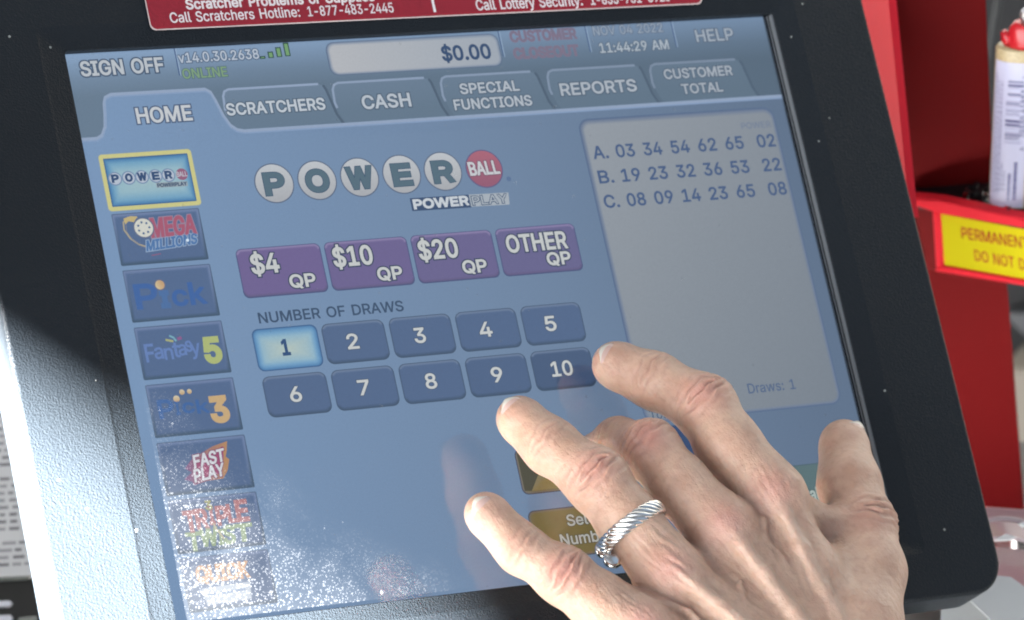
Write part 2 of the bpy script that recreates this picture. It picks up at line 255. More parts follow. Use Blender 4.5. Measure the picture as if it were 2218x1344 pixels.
'j':(167,'53,379 114,379 114,-30 112,-52 108,-72 102,-90 92,-106 80,-119 65,-129 47,-137 27,-141 4,-143 -10,-143 -10,-87 2,-87 18,-85 31,-80 40,-72 47,-61 51,-46 53,-29;83,443 72,444 62,448 53,455 47,463 42,472 41,483 42,494 47,504 53,512 62,518 72,522 83,524 95,522 105,518 114,512 120,504 125,494 126,483 125,472 120,463 114,455 105,448 95,444'),
'k':(381,'110,137 110,212 121,212 284,379 360,379 184,199 177,199;53,0 53,509 114,509 114,0;294,0 148,186 191,229 372,0'),
'l':(189,'139,-2 112,0 91,8 74,20 62,37 55,59 53,84 53,509 114,509 114,99 120,62 126,57 135,53 146,52 160,53 170,54 181,3 162,-1'),
'm':(610,'53,0 53,379 112,379 112,295 108,295 114,314 122,331 132,346 172,376 219,386 245,383 268,375 287,361 303,342 314,320 321,295 312,295 318,312 326,329 337,343 381,375 437,386 458,385 478,380 497,372 514,361 529,346 541,328 550,307 555,283 557,255 557,0 496,0 496,254 493,279 485,298 473,313 456,323 438,329 419,330 402,329 387,326 374,320 345,290 335,247 335,0 274,0 274,260 272,280 265,297 253,311 238,322 220,328 199,330 158,320 145,312 135,302 126,289 119,274 115,257 114,238 114,0'),
'n':(410,'114,227 114,0 53,0 53,379 112,379 112,287 102,287 116,319 132,344 152,362 175,374 200,382 227,384 252,383 275,377 295,369 313,356 328,340 341,321 350,298 355,271 357,240 357,0 296,0 296,235 293,263 286,286 273,304 256,318 235,326 210,329 192,328 176,324 161,317 147,308 136,297 126,283 119,266 115,248'),
'o':(415,'207,-8 174,-5 144,3 117,16 93,35 72,58 56,85 44,116 37,150 34,187 37,225 44,260 56,291 72,318 93,341 117,360 144,374 174,382 207,384 241,382 271,374 299,360 323,341 343,318 359,291 371,260 379,225 381,187 379,150 371,116 359,85 343,58 323,35 299,16 271,3 241,-5;207,46 231,49 252,55 270,66 285,80 298,97 307,117 314,139 318,163 319,187 318,212 314,236 307,258 298,278 285,296 270,310 252,321 231,328 207,330 184,328 163,321 145,310 130,296 118,278 108,258 102,236 98,212 96,187 98,163 102,139 108,117 118,97 130,80 145,66 163,55 184,49'),
'p':(424,'53,-143 53,379 112,379 112,319 118,319 137,346 171,373 188,379 207,383 229,384 259,382 287,374 313,361 335,342 354,320 370,293 381,261 388,227 390,189 388,151 381,116 370,84 355,57 336,34 313,16 288,3 260,-6 229,-8 208,-7 189,-3 173,4 138,31 118,59 114,59 114,-143;220,47 242,49 262,55 279,66 294,80 306,97 316,117 323,139 327,163 328,189 327,215 323,239 316,261 307,281 295,298 280,311 262,322 243,328 220,330 198,328 178,322 161,312 147,299 134,282 125,263 118,241 114,216 113,189 114,162 118,138 125,115 135,95 147,78 162,65 179,55 198,49'),
'q':(424,'372,-143 311,-143 311,59 306,59 287,31 252,4 236,-3 217,-7 195,-8 165,-6 137,3 111,16 89,34 70,57 55,84 43,116 36,151 34,189 36,227 43,261 55,293 70,320 89,342 112,361 137,374 165,382 196,384 218,383 237,379 253,373 287,346 307,319 313,319 313,379 372,379;205,47 226,49 246,55 263,65 278,78 290,95 299,115 306,138 310,162 312,189 310,216 306,241 300,263 290,282 278,299 263,312 246,322 227,328 205,330 182,328 162,322 145,311 130,298 118,281 108,261 102,239 98,215 96,189 98,163 102,139 109,117 118,97 130,80 145,66 162,55 182,49'),
'r':(259,'53,0 53,379 112,379 112,321 115,321 124,339 137,354 152,367 171,377 191,383 213,385 229,384 243,384 243,322 230,324 207,326 190,324 174,321 159,315 146,306 135,296 126,284 119,269 115,254 114,237 114,0'),
's':(365,'182,-8 157,-7 133,-3 112,3 93,12 76,24 62,38 50,54 41,73 36,94 94,107 101,87 111,72 124,60 141,52 160,47 181,45 206,47 227,53 244,62 258,74 265,88 268,103 266,115 262,126 254,136 243,144 229,150 212,155 149,170 118,180 92,192 72,208 58,227 50,249 47,274 49,295 55,314 65,332 79,347 95,360 115,370 137,378 161,383 187,384 212,383 234,379 254,372 271,363 286,352 299,339 324,290 268,277 262,291 254,304 243,316 228,325 210,331 187,333 166,331 147,326 131,317 119,305 111,292 109,277 110,264 115,253 124,243 172,223 229,209 261,200 287,187 306,171 320,153 328,131 331,107 329,85 323,65 312,47 298,31 281,18 260,6 236,-2 210,-7'),
't':(227,'204,379 204,327 6,327 6,379;65,471 126,471 126,98 127,83 130,70 136,61 144,55 156,51 170,50 185,51 202,54 213,2 192,-3 168,-4 138,-1 113,7 92,21 77,41 68,64 65,93'),
'u':(410,'182,-5 158,-3 135,2 115,11 97,23 82,39 69,59 60,82 54,109 53,139 53,379 114,379 114,144 116,117 124,94 137,75 154,61 175,53 200,50 218,51 234,55 249,62 263,71 274,83 283,97 290,113 295,132 296,153 296,379 357,379 357,0 298,0 298,92 307,92 294,60 277,35 257,17 234,5 209,-3'),
'v':(389,'163,0 17,379 84,379 165,155 187,87 206,21 184,21 203,87 224,155 305,379 371,379 226,0'),
'w':(567,'138,0 23,379 87,379 133,214 154,137 175,41 165,41 186,135 206,214 252,379 316,379 362,214 382,136 402,41 391,41 413,135 434,214 480,379 545,379 429,0 368,0 319,172 305,225 291,280 277,338 291,338 277,280 263,225 248,172 199,0'),
'x':(379,'21,0 171,218 171,171 29,379 100,379 147,306 179,253 207,206 175,206 202,253 233,306 282,379 352,379 209,169 209,214 358,0 287,0 231,85 200,136 173,182 205,182 178,136 148,85 91,0'),
'y':(389,'47,-139 61,-86 71,-87 104,-89 130,-74 151,-36 163,-1 17,379 84,379 165,155 187,87 206,21 184,21 202,87 224,155 305,379 371,379 204,-58 177,-107 139,-136 91,-145 65,-143'),
'z':(380,'42,0 42,46 254,320 254,323 48,323 48,379 333,379 333,331 126,60 126,56 339,56 339,0'),
'0':(453,'227,-7 191,-3 158,7 130,24 105,48 85,77 69,113 57,155 50,202 48,254 50,306 57,353 69,395 85,431 106,461 130,484 159,502 191,512 227,516 262,512 295,502 323,484 348,461 368,431 384,395 396,353 403,306 405,254 403,202 396,155 384,113 368,77 348,48 323,24 295,7 263,-3;227,50 250,52 271,60 290,74 306,92 320,116 330,144 338,176 342,213 344,254 342,295 338,332 330,365 320,393 306,416 290,435 271,449 250,457 227,460 203,457 182,449 163,435 147,416 134,393 123,365 115,332 111,295 109,254 111,213 115,176 123,144 134,116 147,92 163,74 182,60 203,52'),
'1':(453,'76,0 76,55 391,55 391,0;276,509 276,0 212,0 212,448 209,448 86,358 86,427 198,509'),
'2':(453,'64,0 64,47 234,229 282,282 311,327 320,371 319,389 315,405 308,419 298,431 287,441 273,449 224,460 205,458 188,454 172,447 159,438 148,427 139,413 132,398 128,381 127,362 66,362 68,391 75,418 86,442 102,464 121,482 143,496 168,507 196,513 225,516 254,513 281,507 306,497 328,482 346,465 361,445 372,423 379,398 381,372 371,318 336,259 267,180 153,60 153,57 389,57 389,0'),
'3':(453,'218,-7 188,-5 159,1 133,10 108,22 88,38 70,57 57,79 48,104 44,132 109,132 112,115 118,100 126,87 137,76 150,66 165,59 219,50 275,61 291,69 304,80 315,93 323,108 328,125 329,145 328,163 323,180 316,196 306,211 292,223 275,234 254,241 229,246 201,248 157,248 157,299 288,448 288,452 70,452 70,509 372,509 372,461 211,278 211,289 247,290 279,286 308,276 333,262 354,244 371,222 383,198 391,173 393,145 390,116 383,90 370,66 354,45 333,27 309,12 281,2 251,-5'),
'4':(453,'40,105 40,158 247,509 311,509 109,166 109,163 413,163 413,105;282,0 282,121 282,146 282,318 343,318 343,0'),
'5':(453,'221,-7 192,-5 165,1 140,11 118,25 99,41 83,60 71,82 63,105 60,130 122,130 125,115 130,102 138,89 173,60 221,50 241,51 259,56 276,64 291,75 304,89 314,104 322,122 326,141 328,162 326,183 321,203 314,221 303,237 290,251 275,262 257,270 238,275 218,277 167,268 128,246 67,253 96,509 366,509 366,452 151,452 134,301 136,301 178,325 229,334 252,332 274,328 294,321 313,311 330,299 345,285 358,269 370,251 379,231 386,210 390,187 391,163 388,132 381,102 369,76 352,52 332,32 309,15 282,3 253,-4'),
'6':(453,'226,-7 196,-4 168,3 142,15 119,31 100,51 84,74 73,101 66,130 64,162 65,187 71,212 80,239 137,340 252,509 322,509 151,261 145,261 165,288 196,307 235,314 265,312 291,305 316,295 337,280 355,262 370,240 380,215 387,187 389,157 387,127 379,98 368,73 352,50 333,30 310,14 284,3 257,-4;226,48 245,50 263,55 279,63 293,73 304,86 314,101 322,119 326,137 327,157 326,178 322,196 314,213 304,228 293,241 279,251 263,259 245,264 226,265 207,264 190,259 174,252 160,241 148,229 138,214 131,197 126,179 125,158 126,138 131,119 138,102 148,86 160,73 174,63 190,55 207,50'),
'7':(453,'97,0 323,448 323,452 62,452 62,509 391,509 391,449 165,0'),
'8':(453,'226,-7 193,-5 163,1 136,11 111,25 91,42 74,62 62,84 54,109 52,135 53,156 58,176 65,195 75,212 87,228 101,241 117,252 134,260 153,265 153,267 129,276 109,289 93,308 80,330 73,354 70,380 73,405 79,429 90,450 106,469 124,485 146,498 170,508 197,514 226,516 255,514 282,508 306,498 328,485 346,469 361,450 373,429 379,405 382,380 379,354 372,330 359,308 343,289 323,276 300,267 300,265 319,260 335,252 351,241 365,228 377,212 387,195 395,176 399,156 401,135 398,109 391,84 378,62 362,42 341,25 317,11 289,1 259,-5;226,49 248,50 267,54 285,60 300,69 313,79 323,91 331,106 335,121 337,139 335,157 330,173 322,189 312,202 298,213 283,223 265,230 247,234 226,235 206,234 187,230 169,223 154,213 140,202 130,189 122,173 117,157 115,139 117,121 121,106 129,91 139,79 152,69 167,60 185,54 205,50;226,290 274,300 287,308 298,318 307,330 314,344 318,359 319,376 318,392 314,407 308,420 299,432 288,442 275,449 226,460 177,449 164,442 153,432 145,420 138,407 134,392 133,376 134,359 138,344 145,330 154,318 165,308 178,300'),
'9':(453,'226,516 256,513 285,506 310,494 333,478 352,458 368,434 380,408 387,378 389,347 387,322 382,296 373,270 315,168 200,0 130,0 301,248 307,248 287,221 257,202 218,195 188,197 161,203 137,214 116,229 98,247 83,269 72,294 66,321 64,352 66,382 73,411 85,436 101,459 120,479 143,494 168,506 196,513;226,460 207,459 190,454 174,446 160,435 148,423 138,407 131,390 127,372 125,352 127,331 131,313 138,295 148,280 160,268 174,257 190,250 207,245 226,243 245,245 263,249 279,257 293,267 305,280 314,295 322,312 326,330 327,350 326,371 322,390 314,407 305,422 293,435 279,446 263,454 245,459'),
'$':(447,'202,-74 202,583 244,583 244,-74;224,-9 188,-7 156,-1 128,9 102,23 81,40 64,60 51,83 42,109 38,137 104,137 108,118 114,102 123,88 136,76 150,66 166,59 224,49 246,50 267,54 286,60 303,69 317,79 329,92 338,106 344,122 346,139 344,154 340,168 332,179 296,205 245,222 184,239 145,253 112,269 86,289 67,313 56,341 52,372 54,400 62,425 75,448 92,468 113,484 138,498 165,508 195,514 227,516 259,514 289,508 316,498 340,484 360,468 377,449 390,427 398,403 401,378 337,378 332,402 320,421 302,437 280,449 254,456 225,459 204,457 185,454 167,448 152,440 139,430 129,418 121,405 117,391 115,376 117,359 122,345 131,334 169,308 212,293 264,279 312,264 359,238 395,198 402,180 407,161 408,139 406,112 399,87 386,64 370,43 349,25 323,11 294,0 261,-7'),
'.':(188,'95,-4 83,-3 73,1 63,9 55,18 51,29 50,41 51,53 55,64 63,73 73,81 83,85 95,87 107,85 118,81 128,73 135,64 140,53 141,41 140,29 135,18 128,9 118,1 107,-3'),
':':(188,'95,-4 83,-3 73,1 63,9 55,18 51,29 50,41 51,53 55,64 63,73 73,81 83,85 95,87 107,85 118,81 128,73 135,64 140,53 141,41 140,29 135,18 128,9 118,1 107,-3;95,271 83,272 73,277 63,284 55,294 51,304 50,316 51,328 55,339 63,349 73,356 83,360 95,362 107,360 118,356 128,349 135,339 140,328 141,316 140,304 135,294 128,284 118,277 107,272'),
'-':(453,'337,244 337,188 114,188 114,244'),
',':(188,'38,-119 68,71 137,71 84,-119'),
'&':(448,'197,-7 165,-5 136,1 110,12 88,26 69,42 54,62 43,84 36,108 34,133 36,154 40,173 47,189 85,235 140,279 216,335 237,352 255,375 262,405 260,420 255,434 245,445 233,454 219,459 201,461 168,453 145,431 137,399 145,363 169,327 204,284 438,0 364,0 171,231 121,293 87,344 81,361 77,379 75,398 77,420 82,440 91,458 102,474 117,488 134,499 154,507 176,512 200,513 224,512 246,507 266,499 283,488 297,475 308,459 317,442 322,424 324,404 315,362 291,325 256,293 154,217 110,174 103,161 98,146 97,131 98,115 102,101 109,87 118,76 130,66 143,57 158,51 175,48 193,46 213,48 232,52 251,59 301,95 315,112 327,131 336,151 343,174 348,198 349,224 408,224 406,194 403,167 397,144 371,92 345,62 333,47 315,30 294,17 271,7 246,-1 221,-5'),
'/':(249,'235,533 71,-76 14,-76 178,533'),
' ':(270,''),
}
GP = {k: (a, [[tuple(map(int, q.split(','))) for q in sp.split(' ')] for sp in s.split(';')] if s else []) for k, (a, s) in G.items()}
from mathutils.geometry import delaunay_2d_cdt
def area2(L): return sum(L[i - 1][0] * L[i][1] - L[i][0] * L[i - 1][1] for i in range(len(L)))
def grow(P, d):
    """moves an outline sideways by d (mitred, limited); positive widens clockwise outlines"""
    if not d: return P
    Q = [P[0]]
    for p in P[1:]:
        if math.hypot(p[0] - Q[-1][0], p[1] - Q[-1][1]) > 1e-4: Q.append(p)
    n = len(Q); out = []
    for i in range(n):
        a, b, c = Q[i - 1], Q[i], Q[(i + 1) % n]
        d1 = (b[0] - a[0], b[1] - a[1]); d2 = (c[0] - b[0], c[1] - b[1]); l1 = math.hypot(*d1) or 1; l2 = math.hypot(*d2) or 1
        n1 = (-d1[1] / l1, d1[0] / l1); n2 = (-d2[1] / l2, d2[0] / l2)
        m = (n1[0] + n2[0], n1[1] + n2[1]); mm_ = m[0] ** 2 + m[1] ** 2
        f = min(2 / max(mm_, 1e-3), 1.3) if mm_ > 1e-3 else 0
        out.append((b[0] + m[0] * f * d, b[1] + m[1] * f * d))
    return out
def text_mesh(s, cap, width=None, off=0.0, sx=1.0, track=0.0, shear=0.0):
    """polygons of a line of text, baseline at y=0, starting at x=0, in the caller's units"""
    k = cap / 509.0; x = 0; polys = []; xmin = 1e9; xmax = -1e9
    for ch in s:
        a, sp = GP.get(ch, GP[' '])
        ar = [area2(L) for L in sp]; big = max(ar, key=abs) if ar else 1
        for L, A_ in zip(sp, ar):
            polys.append(([(x + px_, py_) for px_, py_ in L], -1 if big > 0 else 1))
            for px_, _ in L: xmin = min(xmin, x + px_); xmax = max(xmax, x + px_)
        x += a + track
    if width: sx = width / ((xmax - xmin) * k)
    S_ = 100.0 / max(cap, 1e-6); V2 = []; E2 = []; C = []
    for L, sg in polys:
        P = grow([((a - xmin) * k * sx, b * k) for a, b in L], off * sg)
        P = np.array([((a + b * shear) * S_, b * S_) for a, b in P]); n0 = len(V2); n = len(P); C.append(P)
        V2 += [Vector(p) for p in P]; E2 += [(n0 + i, n0 + (i + 1) % n) for i in range(n)]
    ov, oe, of, _, _, _ = delaunay_2d_cdt(V2, E2, [], 0, 1e-3)
    ov = np.array([tuple(v) for v in ov]); of = [f for f in of]
    T = np.array([ov[list(f)].mean(0) for f in of]); wn = np.zeros(len(T), int)
    for P in C:                                            # winding number: strokes that cross or overlap stay filled
        A = P; B = np.roll(P, -1, 0)
        up = (A[None, :, 1] <= T[:, None, 1]) & (B[None, :, 1] > T[:, None, 1]); dn = (A[None, :, 1] > T[:, None, 1]) & (B[None, :, 1] <= T[:, None, 1])
        cr = (B[None, :, 0] - A[None, :, 0]) * (T[:, None, 1] - A[None, :, 1]) - (T[:, None, 0] - A[None, :, 0]) * (B[None, :, 1] - A[None, :, 1])
        wn += (up & (cr > 0)).sum(1) - (dn & (cr < 0)).sum(1)
    sgn = -1 if sum(area2(P) for P in C) < 0 else 1
    F = [tuple(f) for f, w_ in zip(of, wn) if w_ * sgn > 0]
    V = [(a / S_, b / S_) for a, b in ov]
    return V, F
# ------------------------------------------------------------------ the display: 1024 x 768 pixels over 304 x 223.4 mm
SW, SH = 304.0, 223.44
LZ = .035
def u2(x, y, layer): return ((x / 1024 - .5) * SW, (.5 - y / 768) * SH, layer * LZ)
def rr(x0, y0, x1, y1, r, n=5):
    out = []
    for cx, cy, a0 in ((x1 - r, y0 + r, -90), (x1 - r, y1 - r, 0), (x0 + r, y1 - r, 90), (x0 + r, y0 + r, 180)):
        for i in range(n + 1):
            a = math.radians(a0 + 90 * i / n); out.append((cx + r * math.cos(a), cy + r * math.sin(a)))
    return out
def ui_poly(mb, P, layer, c):
    """filled outline; c = colour or function (x, y) -> colour"""
    col = [disp_col(c(x, y)) for x, y in P] if callable(c) else disp_col(c)
    mb.add([u2(x, y, layer) for x, y in P], [tuple(range(len(P)))[::-1]], 0, col)
def ui_rings(mb, boxes, cols, layer, fill=None):
    """nested rounded boxes (x0,y0,x1,y1,r) blending from one colour to the next, last one filled"""
    loops = [rr(*b) for b in boxes]; n = len(loops[0])
    for k in range(len(loops) - 1):
        V = [u2(x, y, layer) for x, y in loops[k] + loops[k + 1]]
        cs = [disp_col(cols[k](x, y) if callable(cols[k]) else cols[k]) for x, y in loops[k]] + [disp_col(cols[k + 1](x, y) if callable(cols[k + 1]) else cols[k + 1]) for x, y in loops[k + 1]]
        mb.add(V, [(i, n + i, n + (i + 1) % n, (i + 1) % n) for i in range(n)], 0, cs)
    c = cols[-1]
    L = loops[-1]; cx = sum(p[0] for p in L) / n; cy = sum(p[1] for p in L) / n
    V = [u2(x, y, layer) for x, y in L] + [u2(cx, cy, layer)]
    f = fill or c
    cs = [disp_col(c(x, y) if callable(c) else c) for x, y in L] + [disp_col(f(cx, cy) if callable(f) else f)]
    mb.add(V, [(i, n, (i + 1) % n) for i in range(n)], 0, cs)
def ui_text(mb, s, x0, x1, y, cap, layer, col, edge=None, bold=.045, ew=.10, shear=0, rot=0):
    for lay, c, off in (((layer, edge, cap * (bold + ew)),) if edge else ()) + ((layer + 1, col, cap * bold),):
        V, F = text_mesh(s, cap, (x1 - x0) if x1 else None, off, 1.0 if x1 else .95, shear=shear)
        ca, sa = math.cos(rot), math.sin(rot)
        mb.add([u2(x0 + vx * ca - vy * sa, y - vx * sa - vy * ca, lay) for vx, vy in V], F, 0, disp_col(c))
def lerp(a, b, t): t = max(0, min(1, t)); return tuple(a[i] + (b[i] - a[i]) * t for i in range(3))
def ui_disc(mb, cx, cy, r, layer, c, n=28, ring=None):
    if ring: ui_poly(mb, [(cx + (r + 1.6) * math.cos(a), cy + (r + 1.6) * math.sin(a)) for a in [6.2832 * i / n for i in range(n)]], layer, ring); layer += 1
    ui_poly(mb, [(cx + r * math.cos(a), cy + r * math.sin(a)) for a in [6.2832 * i / n for i in range(n)]], layer, c)
def stroke(mb, P, w, layer, c):
    L = []; Rr = []
    for i, (x, y) in enumerate(P):
        a = P[max(i - 1, 0)]; b = P[min(i + 1, len(P) - 1)]; dx, dy = b[0] - a[0], b[1] - a[1]; l = math.hypot(dx, dy)
        L.append((x - dy / l * w / 2, y + dx / l * w / 2)); Rr.append((x + dy / l * w / 2, y - dx / l * w / 2))
    n = len(P)
    mb.add([u2(x, y, layer) for x, y in L + Rr], [(i, i + 1, n + i + 1, n + i) for i in range(n - 1)], 0, disp_col(c))

TERM = empty('lottery_terminal', (0, 0, -60))
tag(TERM, 'black lottery sales terminal with a lit blue touch screen in a wide grained plastic bezel', 'terminal')
def SUB(mb, name, label=None):
    o = mb.build(name, M['display'], SCREEN); o.parent = SCREEN
    if label: o['label'] = label
    return o
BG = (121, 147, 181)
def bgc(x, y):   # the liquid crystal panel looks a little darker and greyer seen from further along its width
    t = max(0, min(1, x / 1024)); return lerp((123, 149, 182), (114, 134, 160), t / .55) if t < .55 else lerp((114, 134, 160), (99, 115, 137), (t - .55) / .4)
mb = MB()
NX, NY = 16, 12
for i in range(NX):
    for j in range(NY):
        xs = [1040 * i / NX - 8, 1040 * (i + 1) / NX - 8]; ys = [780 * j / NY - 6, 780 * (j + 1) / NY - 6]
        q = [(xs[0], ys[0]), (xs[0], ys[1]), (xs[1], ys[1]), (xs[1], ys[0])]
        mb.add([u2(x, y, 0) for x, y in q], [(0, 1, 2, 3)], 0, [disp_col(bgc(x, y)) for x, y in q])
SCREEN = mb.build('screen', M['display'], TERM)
SCREEN['label'] = 'lit blue touch screen showing the home page of the ticket sales menu'

HI = (146, 162, 187); TXT = (184, 190, 196); TXE = (78, 92, 112); TAB = (104, 122, 140); TABF = (112, 130, 150)
# header with sign-off, version, total, closeout, clock and help
mb = MB()
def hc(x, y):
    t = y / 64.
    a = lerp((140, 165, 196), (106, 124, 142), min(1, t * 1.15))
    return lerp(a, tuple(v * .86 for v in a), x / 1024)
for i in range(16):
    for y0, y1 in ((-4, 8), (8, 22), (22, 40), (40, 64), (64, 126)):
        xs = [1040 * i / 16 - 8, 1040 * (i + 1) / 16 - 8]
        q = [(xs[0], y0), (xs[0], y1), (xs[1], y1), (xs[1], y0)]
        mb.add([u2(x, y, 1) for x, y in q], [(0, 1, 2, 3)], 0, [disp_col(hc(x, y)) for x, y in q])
for x in (149, 615.5, 747, 880):
    stroke(mb, [(x, 3), (x, 42)], 1.6, 2, (78, 98, 132)); stroke(mb, [(x + 1.8, 3), (x + 1.8, 42)], 1.2, 2, (150, 170, 195))
ui_text(mb, 'SIGN OFF', 17, 129, 35, 19, 2, TXT, TXE)
ui_text(mb, 'v14.0.30.2638', 152, 264, 24.5, 13, 2, (180, 190, 203), (90, 106, 128), .03, .10)
ui_text(mb, 'ONLINE', 153.5, 215, 46.5, 13, 2, (128, 158, 122), (92, 116, 118), .02, .08)
for i, h in enumerate((4, 9, 14, 19)):
    x = 265 + i * 12; b_ = 25.5 - (i * .6)
    ui_poly(mb, [(x, b_ - h), (x + 8, b_ - h), (x + 8, b_), (x, b_)], 2, (50, 80, 70)); ui_poly(mb, [(x + 1.6, b_ - h + 1.6), (x + 6.4, b_ - h + 1.6), (x + 6.4, b_ - 1.2), (x + 1.6, b_ - 1.2)], 3, (118, 158, 110))
for s, x0, x1, y in (('CUSTOMER', 632, 731, 21), ('CLOSEOUT', 632, 729, 45.5)):
    ui_text(mb, s, x0, x1, y, 14.5, 2, (118, 116, 134), (132, 112, 130), .0, .08)
ui_text(mb, 'NOV 04 2022', 758, 865, 18.5, 13, 2, (150, 162, 178), (98, 112, 130), .02, .08)
ui_text(mb, '11:44:29 AM', 762, 868, 44, 13.5, 2, (172, 182, 192), (92, 106, 122), .03, .09)
ui_text(mb, 'HELP', 914, 972, 36, 17, 2, (160, 170, 182), (92, 104, 120), .03, .08)
SUB(mb, 'header_bar', 'grey blue header strip with version, date and time read-outs')
mb = MB()
fc = lambda x, y: lerp((178, 180, 184), (158, 166, 176), (x - 362) / 250)
ui_rings(mb, [(360, 7.5, 613, 54.5, 12), (362.5, 9.5, 611, 53, 10.5), (366, 13, 608, 50, 8)], [(76, 94, 120), (134, 146, 164), fc], 2)
ui_text(mb, '$0.00', 526, 597, 42.5, 20, 3, (62, 80, 110), None, .05)
SUB(mb, 'total_field', 'pale rounded field reading $0.00')
# tabs
def tab(x0, x1, lines, nm):
    mb = MB()
    P = [(x0 + 1, 100), (x0 - 1, 92), (x0, 74), (x0 + 3, 67.5), (x0 + 9, 65), (x1 - 10, 65), (x1 - 5, 67), (x1 - 2, 73), (x1 + 6, 108), (x1 + 14, 124), (x0 + 12, 124), (x0 + 6, 114)]
    ui_poly(mb, P, 2, lambda x, y: lerp(lerp(TABF, TAB, (y - 64) / 40), (96, 112, 126), (x - 200) / 1200))
    stroke(mb, P[:6], 3.2, 3, lerp(HI, (120, 134, 152), (x0 - 200) / 800))
    stroke(mb, [(a + 1.5, b) for a, b in P[6:10]], 3.6, 3, (84, 98, 114))
    for s, a, b, y, cap in lines: ui_text(mb, s, a, b, y, cap, 4, lerp((188, 196, 204), (160, 168, 178), (a - 200) / 800), (84, 98, 114), .045, .09)
    SUB(mb, 'menu_tab', nm)
tab(203, 349, [('SCRATCHERS', 204, 342, 100.5, 15.5)], 'grey tab reading SCRATCHERS')
tab(358, 502, [('CASH', 396, 465, 103.5, 18)], 'grey tab reading CASH')
tab(515, 660, [('SPECIAL', 541, 628, 91, 14), ('FUNCTIONS', 527.5, 642, 113, 14)], 'grey tab reading SPECIAL FUNCTIONS')
tab(674, 819, [('REPORTS', 689, 804, 102, 16.5)], 'grey tab reading REPORTS')
tab(831, 976, [('CUSTOMER', 851, 957, 87.5, 13.5), ('TOTAL', 873, 936, 110.5, 13.5)], 'grey tab reading CUSTOMER TOTAL')
mb = MB()
HT = [(-8, 121), (20, 121), (28, 117), (34, 106), (37, 90), (39, 74), (42, 66), (50, 62.5), (180, 63), (186, 67), (191, 80), (197, 100), (204, 114), (212, 121), (222, 123.5), (600, 123.5), (1032, 123)]
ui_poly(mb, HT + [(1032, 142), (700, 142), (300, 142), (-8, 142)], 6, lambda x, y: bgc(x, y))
stroke(mb, HT, 4.2, 7, HI); stroke(mb, [(a, b + 3) for a, b in HT], 2.0, 7, (134, 155, 186))
ui_text(mb, 'HOME', 79.5, 154, 104, 20, 8, (194, 198, 202), (84, 98, 122), .04, .09)
SUB(mb, 'menu_tab', 'raised light blue tab reading HOME')
# number list panel on the right
mb = MB()
pc = lambda x, y: lerp((148, 154, 161), (122, 130, 139), ((x - 706) / 300 + (y - 140) / 430) / 2)
ui_rings(mb, [(703, 138, 1006, 570, 16), (707, 142, 1003, 567, 13), (711, 147, 1000, 564, 10), (722, 158, 990, 556, 8)], [(84, 102, 132), (116, 128, 148), pc, pc], 7)
ui_text(mb, 'POWER', 951, 997, 167.5, 9, 8, (112, 124, 146), None, .01)
nc = (76, 94, 128)
for r, (L, nums) in enumerate((('A.', '03 34 54 62 65 02'), ('B.', '19 23 32 36 53 22'), ('C.', '08 09 14 23 65 08'))):
    y = 195.5 + 35.2 * r
    ui_text(mb, L, 716, 738, y, 17.5, 8, nc, None, .035)
    for s, x in zip(nums.split(), (751, 793, 835.5, 877.5, 920, 970)): ui_text(mb, s, x, x + 27.5, y, 17.5, 8, nc, None, .035)
ui_text(mb, 'Draws: 1', 867, 940, 543, 13.5, 8, (88, 104, 132), None, .02)
ui_text(mb, 'Total:', 712, 752, 565, 12, 8, (76, 92, 118), None, .02)
SUB(mb, 'number_list_panel', 'pale grey panel listing three rows of picked numbers')
# game logo
mb = MB()
for ch, cx in zip('POWER', (248.5, 309, 369.5, 430, 490)):
    ui_disc(mb, cx, 198, 26, 7, lambda x, y: lerp((188, 192, 196), (166, 168, 172), (y - 172) / 52), 36, (96, 108, 128))
    w = {'P': 25, 'O': 29, 'W': 33, 'E': 24, 'R': 27}[ch]
    ui_text(mb, ch, cx - w / 2, cx + w / 2, 212.5, 27.5, 9, (90, 110, 122), (66, 86, 108), .075, .035)
ui_disc(mb, 550.5, 198.5, 25.5, 7, lambda x, y: lerp((170, 104, 118), (146, 94, 114), (y - 172) / 52), 36, (100, 96, 130))
ui_text(mb, 'BALL', 529, 572, 206.5, 18, 9, (196, 198, 202), (118, 76, 96), .05, .06, shear=-.05)
ui_disc(mb, 583, 215, 3.6, 7, (96, 116, 148), 12)
ui_poly(mb, [(434, 232), (520, 233), (520, 251), (434, 250)], 7, (66, 82, 110))
ui_poly(mb, [(519, 233), (578, 234), (576, 251), (519, 250)], 7, (166, 174, 182))
ui_text(mb, 'POWER', 438, 517, 247, 12, 8, (196, 202, 208), None, .09)
ui_text(mb, 'PLAY', 523, 574, 248, 12, 8, (166, 174, 182), (70, 86, 112), .02, .09)
SUB(mb, 'game_logo', 'five white lettered balls and one red ball above a small word strip')
